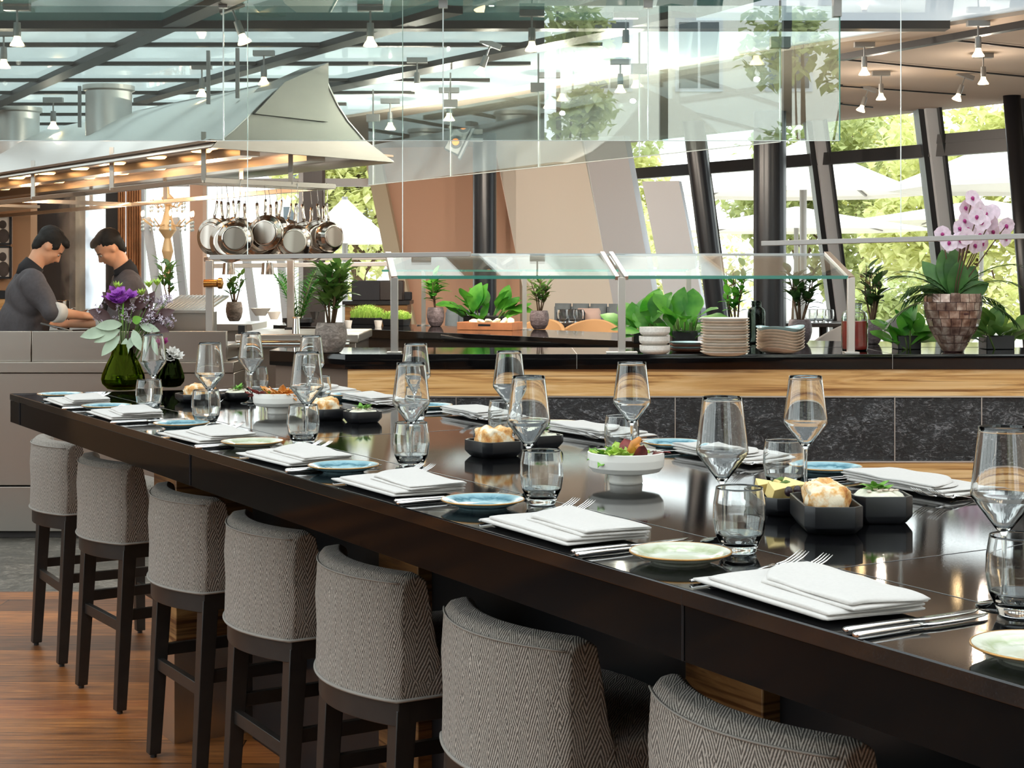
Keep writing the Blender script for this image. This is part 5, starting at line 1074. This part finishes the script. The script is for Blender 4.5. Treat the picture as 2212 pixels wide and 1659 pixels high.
for (a, el, L, wd_) in ((2.6, .95, .24, .085), (1.9, 1.25, .26, .10), (.5, .9, .22, .095), (-.3, .5, .19, .08), (3.4, .45, .17, .07), (-1.3, 1.1, .2, .09), (1.2, 1.3, .27, .09)): lf.leaf((0, 0, .05), (cos(a)*cos(el), sin(a)*cos(el)*.6-.1, sin(el)), L, wd_*1.15, (0, -1, .3), .25, 10, .15, 1.25)
lf.build('broad_leaf', 'orchid_leaf', oc, smooth=True)
def oq(px, py, dy=0): return Vector(((px-2058)*m_, dy, (760-py)*m_-.20))
fl = MB(); hrt = MB(); st = MB(); rnd = random.Random(5); fpts = []
for (x, y) in ((2102, 428), (2090, 448), (2118, 440), (2128, 462), (2095, 470), (2150, 458), (2140, 480), (2112, 482), (2075, 478), (2062, 495), (2045, 505), (2040, 525), (2072, 512), (2098, 505), (2122, 508), (2150, 500), (2168, 488), (2160, 515), (2132, 525), (2105, 530), (2084, 528), (2062, 520), (2110, 455), (2085, 495)):
    c = oq(x, y, rnd.uniform(-.12, .10)); fpts.append(c); d = Vector((rnd.uniform(-.6, .6), -1, rnd.uniform(-.3, .3))).normalized(); a0 = d.orthogonal().normalized(); b0 = d.cross(a0); rot = rnd.uniform(0, 1)
    for k_ in range(5):
        an = 2*pi*k_/5+rot; o = a0*cos(an)+b0*sin(an); fl.leaf(c, o+d*.12, .043, .064 if k_ % 2 else .050, d, .06, 6, .08, 1.15)
    hrt.ball(c+d*.006, (.009, .009, .009), 8, 6); hrt.leaf(c, d+Vector((0, 0, -.8)), .02, .016, (0, 0, 1), .2, 4, .3)
fl.build('petals', 'petal_pink', oc, smooth=True); hrt.build('flower_heart', 'petal_heart', oc, smooth=True)
for c in fpts[::2]: st.tube([(c.x*.15, 0, .03), (c.x*.25, c.y*.3, .15), (c.x*.7, c.y*.7, c.z*.75), c], .003, 6)
st.build('flower_stalk', 'stem_brown', oc, smooth=True)
pr = MB(); ps_ = MB(); rnd = random.Random(9)
for k_ in range(16):
    a = rnd.uniform(-1.0, 4.1); L = rnd.uniform(.28, .45); el = rnd.uniform(.2, 1.25); prev = Vector((0, 0, .05)); pts = [prev]
    for j in range(1, 9): s_ = j/8; e2 = el-1.1*s_; prev = prev+Vector((cos(a)*cos(e2), sin(a)*cos(e2)*.7, sin(e2)))*L/8; pts.append(prev)
    ps_.tube(pts, [.0025]*9, 5)
    for j in range(2, 9):
        dd = (pts[j]-pts[j-1]).normalized()
        for s_ in (-1, 1):
            sd = dd.cross(Vector((0, 0, 1))); sd = sd.normalized()*s_ if sd.length > .01 else Vector((s_, 0, 0))
            for h_ in (0, .5): pr.leaf(pts[j-1].lerp(pts[j], h_), dd+sd*.8, .10, .010, (0, 0, 1), .2, 3, .1)
pr.build('palm_frond', 'dark_bay', oc); ps_.build('frond_stem', 'stem_green', oc, smooth=True)
# ================================================================== plates, bowls, jars on the buffet
def stack(px, pb, ptop, w_, n, name, cat, mat, lab, group, wavy=0, cup=0, mats=None):
    p = G(px, pb, BZ); m_ = p.y/F; R = w_/2*m_; H = (pb-ptop)*m_; hgt = H/n; rnd = random.Random(int(px)); proto = {}
    for i in range(n):
        mt = mats[i % len(mats)] if mats else mat
        if mt not in proto or wavy:
            if cup: mb = MB().lathe([(0, 0), (R*.75, 0), (R*.93, hgt*.2), (R, hgt*.45), (R, hgt*.96), (R*.94, hgt*.96), (R*.93, hgt*.3), (0, hgt*.2)], 40)
            else: mb = MB().lathe([(0, 0), (R*.6, 0), (R*.82, hgt*.5), (R*.98, hgt*1.25), (R, hgt*1.5), (R*.97, hgt*1.55), (R*.8, hgt*.85), (R*.55, hgt*.3), (0, hgt*.3)], 48)
            if wavy:
                for v in mb.v: a = math.atan2(v.y, v.x); rr = (v.x**2+v.y**2)**.5/R; v.z += wavy*rr**2*(sin(3*a+1.3)+.4*sin(2*a+1))*.5+wavy*.5*rr*rr; v.x *= 1+.06*cos(3*a); v.y *= 1+.04*sin(2*a)
            o = mb.build(name, mt, None, smooth=True, angle=60); proto[mt] = o
        else: o = proto[mt].copy(); COL.objects.link(o)
        o.location = p+Vector((rnd.uniform(-.0015, .0015), rnd.uniform(-.0015, .0015), i*hgt+.0005)); o.rotation_euler = (0, 0, rnd.uniform(0, .25) if wavy else rnd.uniform(0, 6))
        tag(o, lab(i, n), cat, group)
def pos(i, n): return 'bottom' if i == 0 else ('top' if i == n-1 else 'number %d from the bottom' % (i+1))
stack(1414, 764, 706, 66, 3, 'speckled_bowl', 'bowl', 'speckle', lambda i, n: ('bottom', 'middle', 'top')[i]+' speckled white bowl in the short stack', 'speckled bowls', cup=1)
nm_ = ['lowest', 'second', 'third', 'fourth', 'fifth', 'sixth', 'seventh', 'eighth', 'ninth', 'tenth', 'eleventh', 'twelfth', 'thirteenth', 'topmost']
stack(1566, 768, 690, 106, 13, 'stoneware_plate', 'plate', 'stoneware', lambda i, n: (nm_[i] if i < n-1 else 'topmost')+' pale stoneware plate in the tall round stack', 'stoneware plates in the tall stack', mats=['white_porcelain', 'stoneware', 'stoneware'])
stack(1684, 763, 712, 104, 8, 'wavy_plate', 'plate', 'stoneware', lambda i, n: (nm_[i] if i < n-1 else 'topmost')+' wavy cream plate in the stack left of the sauce jar', 'wavy plates', wavy=.013, mats=['stoneware']*7+['blue_glaze'])
stack(1487, 760, 741, 84, 4, 'dark_plate', 'plate', 'blue_glaze', lambda i, n: nm_[i]+' dark rimmed plate between bowls and tall stack', 'dark rimmed plates', mats=['terracotta', 'blue_glaze', 'terracotta', 'blue_glaze'])
def jar(label, px, pb, ptop, w_, glass, liquid, d=None, fill=.68):
    p = W(px, pb, d) if d else G(px, pb, BZ); m_ = p.y/F; R = w_/2*m_; H = (pb-ptop)*m_; t = thing('glass_jar', label, 'jar', p)
    out = [(0, 0), (R*.9, 0), (R, H*.05), (R, H*.72), (R*.9, H*.80), (R*.55, H*.86), (R*.55, H*.97), (R*.62, H)]; MB().lathe(out+[(r-.003 if r > .003 else 0, max(z, .004)) for r, z in out[::-1]], 40).build('body', glass, t, smooth=True, angle=60)
    if liquid: MB().lathe([(0, .006), (R*.88, .006), (R-.0045, H*.06), (R-.0045, H*fill), (0, H*fill)], 36).build('contents', liquid, t, smooth=True, angle=40)
    for z in (.90, .94): MB().lathe([(R*.55, H*z), (R*.59, H*(z+.008)), (R*.55, H*(z+.016))], 36).build('thread', glass, t, smooth=True)
    return t
jar('preserving jar filled with red berry sauce by the guard post', 1846, 757, 655, 57, 'jar_glass', 'red_sauce', fill=.62)
jar('dark smoked glass jar in front of the thick column', 1634, 742, 650, 38, 'smoke_jar', None)
# herb trays, wooden tray
for i, (px, pb, w_, top) in enumerate(((784, 701, 62, 655), (849, 704, 52, 668))):
    p = G(px, pb, BZ); m_ = p.y/F; W2 = w_/2*m_; t = thing('herb_tray', ('larger', 'smaller')[i]+' black trough of bright green cress beside the corner pot', 'herbs', p, -.35, 'cress troughs'); hh = .05
    MB().hull8([(-W2*.9, 0, 0), (W2*.9, 0, 0), (W2*.9, .12, 0), (-W2*.9, .12, 0)], [(-W2, -.01, hh), (W2, -.01, hh), (W2, .13, hh), (-W2, .13, hh)]).build('trough', 'black_ceramic', t, bevel=.003)
    lf = MB(); rnd = random.Random(i)
    for _ in range(620): x, y = rnd.uniform(-W2, W2), rnd.uniform(-.01, .13); h_ = ((pb-top)*m_-hh)*rnd.uniform(.4, 1)*(1-.35*abs(x/W2)**2); lf.leaf((x, y, hh-.01), (rnd.uniform(-.35, .35), rnd.uniform(-.35, .35), 1), h_+.01, .004, (0, -1, 0), .2, 2, 0); lf.leaf((x, y, hh+h_*.85), (rnd.uniform(-1, 1), rnd.uniform(-1, 1), .4), .014, .010, (0, 0, 1), .1, 2, 0)
    g_ = lf.build('herbs', 'herb_leaf', t); g_['kind'] = 'stuff'
p = G(1062, 712, BZ); m_ = p.y/F; wt = thing('wooden_tray', 'orange-brown wooden serving tray with hand slot on the rear counter', 'tray', p+Vector((0, 0, .001)), -.38); a, b, h_ = .20, .13, .052
for q_ in ((-a, a, -b, -b+.012), (-a, a, b-.012, b)): MB().box(q_[0], q_[1], q_[2], q_[3], 0, h_).build('side_board', 'wood_tray', wt, bevel=.002)
for x in (-a, a-.012): MB().box(x, x+.012, -b+.0121, b-.0121, 0, h_).build('end_board', 'wood_tray', wt); MB().box(-a+.012, a-.012, -b+.012, b-.012, 0, .008).build('tray_base', 'wood_tray', wt); MB().box(-.045, .045, -b-.001, -b+.001, .026, .040).build('hand_slot', 'black_frame', wt, bevel=.0005)
for i in range(6):
    o = MB().ball((0, 0, 0), (.035, .028, .016), 12, 8); o.v = [v+v.normalized()*noise.noise(v*60+Vector((i, 0, 0)))*.008 for v in o.v]; ob = o.build('bread_slice', 'crumb', None, smooth=True); ob.location = wt.location+Vector((-.12+.05*i, .01*(i % 2)-.045*(i-2.5)/2.5*0.8, .052)); ob.rotation_euler = (.3, .2*i, i); tag(ob, ('leftmost', 'second from left', 'third from left', 'fourth from left', 'fifth from left', 'rightmost')[i]+' pale flatbread piece in the wooden tray', 'bread', 'flatbread pieces in the wooden tray')
for i, px in enumerate((752, 817)):
    p = G(px, 706, BZ); o = tag(MB().lathe([(0, 0), (.022, 0), (.030, .045), (.027, .045), (.02, .004), (0, .004)], 24).build('white_cup', 'white_porcelain', None, smooth=True, angle=50), ('white cup left of the cress trough', 'white cup between the two cress troughs')[i], 'cup', 'small white cups'); o.location = p
# ================================================================== lounge seating beyond the counters
def bench(label, a, b, z_seat, z_back, name='banquette'):
    t = thing(name, label, 'bench', a); d = (b-a); L = d.length; dn = d.normalized(); nn = Vector((-dn.y, dn.x, 0))
    X = Matrix(((dn.x, nn.x, 0, 0), (dn.y, nn.y, 0, 0), (0, 0, 1, 0), (0, 0, 0, 1))); mb = MB(); mb.x = X; n = int(L/.16)
    mb.box(0, L, 0, .5, .1, z_seat); mb.build('seat', 'banquette', t, bevel=.03)
    mb = MB(); mb.x = X; mb.box(0, L, .46, .6, .1, z_back-.03); mb.build('back_board', 'banquette', t)
    for i in range(n):
        mb = MB(); mb.x = X; rr = []
        for z in [z_seat+(z_back-z_seat)*k_/8 for k_ in range(9)]:
            e = sin(pi*min(1, (z-z_seat)/(z_back-z_seat)*.5+.5))**.5*.05; rr.append([(L*(i+.5)/n+.16*.49*cos(q_), .46-(.03+e)*sin(q_), z) for q_ in [pi*k_/8 for k_ in range(9)]])
        mb.rings(rr).build('channel', 'banquette', t, smooth=True)
    MB().box(0, .01, 0, .01, 0, .1).build('foot', 'black_frame', t)
    return t
a, b = W(1150, HY, 13.6), W(1475, HY, 13.0); a.z = b.z = 0
bench('grey blue channel-tufted banquette below the beige wall', a, b, .82, 1.22)
a, b = W(872, HY, 13.2), W(940, HY, 12.9); a.z = b.z = 0
bench('short grey tufted bench end left of the small pot', a, b, .78, 1.18)
def cushion(label, px, py, d, w_, h_, mat):
    p = W(px, py, d); mb = MB(); rr = []
    for z, k_ in ((-.5, .85), (-.3, 1), (0, .97), (.3, 1), (.5, .88)): rr.append([(w_*k_*.5*cos(a)*(abs(cos(a))**-.3 if abs(cos(a)) > .01 else 1), .05*(1-abs(z)*1.2)*sin(a)+z*.06, h_*z) for a in [2*pi*j/24 for j in range(24)]])
    o = mb.rings(rr).build('cushion', mat, None, smooth=True); o.location = p; tag(o, label, 'cushion', 'cushions on the banquette')
cushion('dark square cushion leaning on the banquette', 1233, 687, 12.9, .24, .14, 'cushion_dark'); cushion('dusty pink cushion beside the dark cushion', 1272, 683, 13.0, .2, .13, 'cushion_pink')
def chair(label, p, rz, mat, s=1.0):
    t = thing('tub_chair', label, 'chair', p, rz, 'tub chairs in the dining areas', s); rr = []
    for k_ in range(25):
        a = pi*(.0+k_/24)+pi; h_ = .36*(.55+.45*sin(pi*k_/24)); rr.append([(.27*cos(a), .26*sin(a), .42), (.24*cos(a), .23*sin(a), .42), (.24*cos(a), .23*sin(a), .42+h_), (.27*cos(a), .26*sin(a), .42+h_)])
    MB().rings(rr).build('backrest', mat, t, smooth=True, angle=50, bevel=.008); MB().lathe([(0, .36), (.23, .36), (.25, .40), (.24, .47), (.15, .49), (0, .49)], 28).build('seat', mat, t, smooth=True)
    for x, y in ((-.17, -.17), (.17, -.17), (-.17, .17), (.17, .17)): MB().tube([(x, y, .38), (x*1.2, y*1.2, 0)], [.016, .010], 8).build('leg', 'stool_wood', t)
    return t
def dtable(label, p, w_=.7, l_=.7, mat='table_dark', h=.74, rz=0):
    t = thing('dining_table', label, 'table', p, rz); MB().box(-w_/2, w_/2, -l_/2, l_/2, h-.03, h).build('tabletop', mat, t, bevel=.004); MB().tube([(0, 0, .02), (0, 0, h-.03)], .035, 12).build('pillar', 'black_frame', t); MB().box(-.22, .22, -.22, .22, 0, .02).build('base', 'black_frame', t); return t
def gz_(px, py, d): p = W(px, py, d); return p
LF = .36   # the rear dining area stands on a low podium
struct(MB().prism([(-.9, 11.75), (.9, 11.2), (2.2, 11.4), (4.2, 10.4), (5.6, 10.6), (2.2, 15.2), (-.9, 15.2)], 0, LF).build('floor.005', 'planks'))
c0 = chair('tan leather tub chair right of the banquette cushions', Vector((W(1268, 0, 11.75).x, 11.75, LF)), pi-.3, 'chair_tan')
cl = [(1145, 11.85, 'tan tub chair half hidden behind the purple-grey pot', 'chair_tan'), (1340, 12.6, 'tub chair behind the middle guard post', 'chair_grey')]
for px, d, lb_, mt in cl:
    c = copy_tree(c0); c.location = (W(px, 0, d).x, d, LF); c['label'] = lb_; c.rotation_euler = (0, 0, 2.6)
chair('grey tub chair behind the dark potted bay', Vector((W(1800, 0, 11.4).x, 11.4, LF)), 2.0, 'chair_grey'); chair('grey tub chair beyond the red sauce jar', Vector((W(1985, 0, 12.0).x, 12.0, LF)), -2.6, 'chair_grey')
t1 = dtable('dark dining table with glasses before the banquette', Vector((W(1225, 0, 12.5).x, 12.5, LF)), .5, .44)
t2 = dtable('dark dining table set with glasses beyond the sauce jar', Vector((W(1760, 0, 12.6).x+.05, 12.5, LF)), .9, .6)
for i, (px, d, wh_) in enumerate(((1215, 12.3, 'before the dark cushion'), (1236, 12.4, 'left on the banquette table'), (1250, 12.3, 'right on the banquette table'), (1752, 12.35, 'left of pair by the window table'), (1770, 12.4, 'right of pair by the window table'), (1790, 12.3, 'nearest the sauce jar on the far table'))):
    put(TB, Vector((W(px, 0, d).x, d, LF+.74)), 0, 'small far water glass, '+wh_, 'glasses on the far tables')
# armchairs and sideboard in the left bay
sb = thing('sideboard', 'dark sideboard with olive wood front behind the cress troughs', 'sideboard', Vector((W(745, 0, 13.2).x, 13.2, 0))); wv = 135/F*13.2; zt_ = W(0, 658, 13.2).z
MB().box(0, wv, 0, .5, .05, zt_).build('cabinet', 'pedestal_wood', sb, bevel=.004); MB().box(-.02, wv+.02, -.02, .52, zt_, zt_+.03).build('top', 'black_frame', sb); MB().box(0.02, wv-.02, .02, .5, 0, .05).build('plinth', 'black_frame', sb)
for i, (px, mt, w_, h_) in enumerate(((790, 'cushion_dark', .24, .17), (845, 'dark_leaf', .20, .17), (820, 'cushion_dark', .5, .07))):
    o = MB().box(-w_/2, w_/2, 0, .2, 0, h_).build('coffee_machine' if i < 2 else 'bar_mat', mt if i != 1 else 'table_dark', None, bevel=.01); o.location = (W(px, 0, 13.3).x, 13.3, zt_+.031) if i < 2 else (W(px, 0, 13.3).x, 13.22, zt_+.031)
    if i == 2: o.location.y = 13.55-.05; 
    tag(o, ('dark boxy coffee machine, left one on the sideboard', 'dark brown coffee machine, right one on the sideboard', 'long low dark case along the sideboard back')[i], 'machine' if i < 2 else 'case')
# ================================================================== terrace: parasols, chairs, trees
OZ = -.12
def parasol(label, px, py_apex, py_edge, wpx, d, seed=0, rz=.4, drop=0):
    c = W(px, py_edge, d); R = wpx/2/F*d; zt_ = W(px, py_apex, d).z; ze = c.z; t = thing('parasol', label, 'parasol', (c.x, d, OZ), rz, 'white terrace parasols'); z0 = OZ
    vs = [(0, 0, zt_-z0)]+[(R*1.1*cos(2*pi*k_/8+pi/8), R*1.1*sin(2*pi*k_/8+pi/8), ze-z0) for k_ in range(8)]; mb = MB()
    rings_ = []
    for s_ in (0.02, .35, .7, 1): rings_.append([(R*1.1*s_*cos(2*pi*k_/8+pi/8), R*1.1*s_*sin(2*pi*k_/8+pi/8), (zt_-(zt_-ze)*(s_**.9))-z0) for k_ in range(8)])
    mb.rings(rings_, cap=False).build('canopy', 'parasol', t, solid=.01)
    va = MB(); e0 = rings_[-1]; va.rings([e0, [(x, y, z-.05) for x, y, z in e0]], cap=False); va.build('valance', 'parasol', t, solid=.008)
    MB().tube([(0, 0, 0), (0, 0, zt_-z0)], .045, 14).build('pole', 'parasol_pole', t); MB().box(-.35, .35, -.35, .35, 0, .08).build('base', 'parasol_pole', t, bevel=.01)
    rb = MB()
    for k_ in range(8): rb.bar((0, 0, zt_-z0-.08), (e0[k_][0]*.97, e0[k_][1]*.97, ze-z0+.0), .03, .03)
    rb.build('ribs', 'parasol_pole', t); return t
parasol('big white parasol straight behind the thick round column', 1735, 300, 414, 470, 20.0)
parasol('white parasol reaching in from the right edge', 2230, 268, 400, 560, 17.0, rz=.1)
parasol('lower white parasol farther out behind the columns', 1720, 446, 494, 500, 30.0, rz=.2)
parasol('second far parasol low behind the orchids', 2120, 430, 476, 520, 33.0, rz=.6)
parasol('white parasol in the bright left bay behind the pans', 745, 425, 520, 190, 24.0)
def tree(label, x, y, H, R, mat, seed, n=1500, name='leafy_tree', ls=.20, low=.25):
    t = thing(name, label, 'tree', (x, y, OZ), group='terrace trees'); rnd = random.Random(seed); lf = MB(); cl_ = [(rnd.uniform(-.6, .6)*R, rnd.uniform(-.5, .5)*R, H*rnd.uniform(low, .92), R*rnd.uniform(.3, .55)) for _ in range(13)]
    for _ in range(n):
        cx_, cy_, cz_, cr = rnd.choice(cl_); v = Vector((rnd.gauss(0, 1), rnd.gauss(0, 1), rnd.gauss(0, 1))).normalized()*cr*rnd.uniform(.6, 1.05); d = Vector((rnd.uniform(-1, 1), rnd.uniform(-1, 1), rnd.uniform(-1, .6))); lf.leaf(Vector((cx_, cy_, cz_))+v, d, ls*rnd.uniform(.6, 1.3), ls*.75, (0, 0, 1), .2, 2, .1)
    lf.build('crown', mat, t); st = MB().tube([(0, 0, 0), (.05, 0, H*.35), (0, .05, H*.8)], [R*.09, R*.06, R*.02], 8)
    for c in cl_[::3]: st.tube([(0, 0, H*.25), (c[0]*.5, c[1]*.5, H*.4), c[:3]], [R*.04, R*.025, .01], 6)
    st.build('trunk', 'stem_brown', t, smooth=True); return t
rnd = random.Random(44); wh2 = ['behind the left bay by the pans', 'left of the round column', 'between the columns', 'behind the big parasol', 'right of the big parasol', 'above the right parasol', 'far right by the orchid', 'low behind the orchid leaves', 'behind the sauce jar', 'behind the slanted column', 'beyond the far parasol', 'above the window head']
spots_ = [(-4.3, 44, 5.5, 2.6), (2.5, 44, 6, 2.6), (8.2, 45, 7, 2.6), (11.6, 52, 8, 2.8), (18.6, 50, 8, 3.2), (11.2, 38.5, 6.0, 2.6), (15.9, 40.5, 7.0, 2.4), (6.2, 25.5, 1.5, 1.1), (9.6, 27.8, 1.7, 1.2), (4.5, 37.5, 3.0, 1.9), (12.4, 27.2, 2.2, 1.4), (21.5, 45, 7.5, 3.0)]
for i, (x, y, H, R) in enumerate(spots_):
    mt = ('tree_leaf', 'tree_leaf', 'tree_dark', 'tree_leaf', 'tree_gold', 'tree_leaf', 'tree_gold', 'tree_dark', 'tree_leaf', 'tree_leaf', 'tree_leaf', 'tree_dark')[i]
    tree(('yellow-green leafy tree ' if mt == 'tree_leaf' else 'golden autumn tree ' if mt == 'tree_gold' else 'darker green shrubby tree ')+wh2[i], x, y, H, R, mt, i, 4200 if H > 4 else 1500, ls=.34 if H > 4 else .17, low=.2)
for i, (px, d, rz, lab_) in enumerate(((1745, 18.6, 2.2, 'white terrace chair left of the slanted mullion'), (1845, 18.2, -2.5, 'white terrace chair beyond the sauce jar lid'), (1925, 18.4, 2.8, 'white terrace chair between jar and mosaic vase'), (2150, 18.2, 2.4, 'white terrace chair right of the mosaic vase'), (2195, 18.6, -2.7, 'white terrace chair by the right edge'))):
    if i == 0: oc0 = chair(lab_, Vector((W(px, 0, d).x, d, .08)), rz, 'parasol', 1.0); oc0['group'] = 'white terrace chairs'; oc0.location.z = OZ+.0; o = oc0
    else: o = copy_tree(oc0); o['label'] = lab_
    o.location = (W(px, 0, d).x, d, OZ); o.rotation_euler = (0, 0, rz); o.scale = (1.15, 1.15, 1.25)
dtable('white-topped terrace table beyond the sauce jar', Vector((W(1885, 0, 19.6).x, 19.6, OZ)), .7, .7, 'parasol')
# neighbouring buildings
def building(label, x0, x1, y, H, face, n=(3, 3), dep=6, name='apartment_building'):
    t = thing(name, label, 'building', ((x0+x1)/2, y, OZ)); hw = (x1-x0)/2; MB().box(-hw, hw, 0, dep*face, 0, H).build('walls', 'building_white', t)
    for i in range(n[0]):
        for j in range(n[1]):
            cx_ = -hw+2*hw*(i+.5)/n[0]; cz_ = 1.2+(H-1.2)*(j+.4)/n[1]; w_ = MB().box(cx_-.55, cx_+.55, -.03*face, .05*face, cz_, cz_+1.7).build('window_frame', 'white_frame', t); MB().box(cx_-.46, cx_-.03, -.05*face, .02*face, cz_+.08, cz_+1.6).build('pane', 'window_dark', w_); MB().box(cx_+.03, cx_+.46, -.05*face, .02*face, cz_+.08, cz_+1.6).build('pane', 'window_dark', w_)
    MB().box(-hw-.2, hw+.2, -.25*face, dep*face, H, H+.25).build('cornice', 'building_white', t); return t
building('pale apartment block mirrored in the hanging glass, across the street', 1.2, 9.5, -22, 11, -1, (4, 3))
building('white low house far beyond the left bay window', -8, -2.5, 52, 6, 1, (3, 2))
for i, (x, y, H, R, lb_) in enumerate(((.9, -17, 8.5, 1.2, 'slim street tree mirrored in the hanging glass, left one'), (5.4, -15, 7.5, 1.3, 'street tree mirrored at the upright glass end'), (-3.4, -16, 9, 2.2, 'broad street tree mirrored above the hood'))): tree(lb_, x, y, H, R, 'tree_dark', 70+i, 1500, 'street_tree', .28, .3)

# ================================================================== steam over the stove
m = Mt('steam'); m.t.nodes.remove(m.b); nz = m.n('TexNoise', {'Vector': m.coords((1, 1, .6)), 'Scale': 7, 'Detail': 3, 'Distortion': .8})
vs_ = m.n('VolumeScatter', {'Color': (1, .93, .86, 1), 'Density': m.math('MULTIPLY', m.math('MULTIPLY', m.math('MAXIMUM', m.math('SUBTRACT', nz, .38), 0.0), 60.0), m.math('MAXIMUM', m.math('SUBTRACT', 1.0, m.math('MULTIPLY', m.math('ABSOLUTE', m.n('SeparateXYZ', {0: m.n('TexCoord').outputs['Object']}).outputs[0]), 7.0)), 0.0)), 'Anisotropy': .3}); m.t.links.new(vs_.outputs[0], m.out.inputs['Volume']); M['steam'] = m.m
sm_ = MB(); p0_ = W(178, 690, 9.85); prs = []
for z, r in ((0, .12), (.12, .17), (.3, .18), (.48, .19), (.66, .17), (.8, .05)): prs.append([(r*cos(a)+.05*sin(z*5), .8*r*sin(a), z) for a in [2*pi*k_/20 for k_ in range(20)]])
o = sm_.rings(prs).build('steam', 'steam', None, smooth=True); o.location = p0_; tag(o, 'warm white steam rising from the pan between the two chefs', 'steam', kind='stuff')
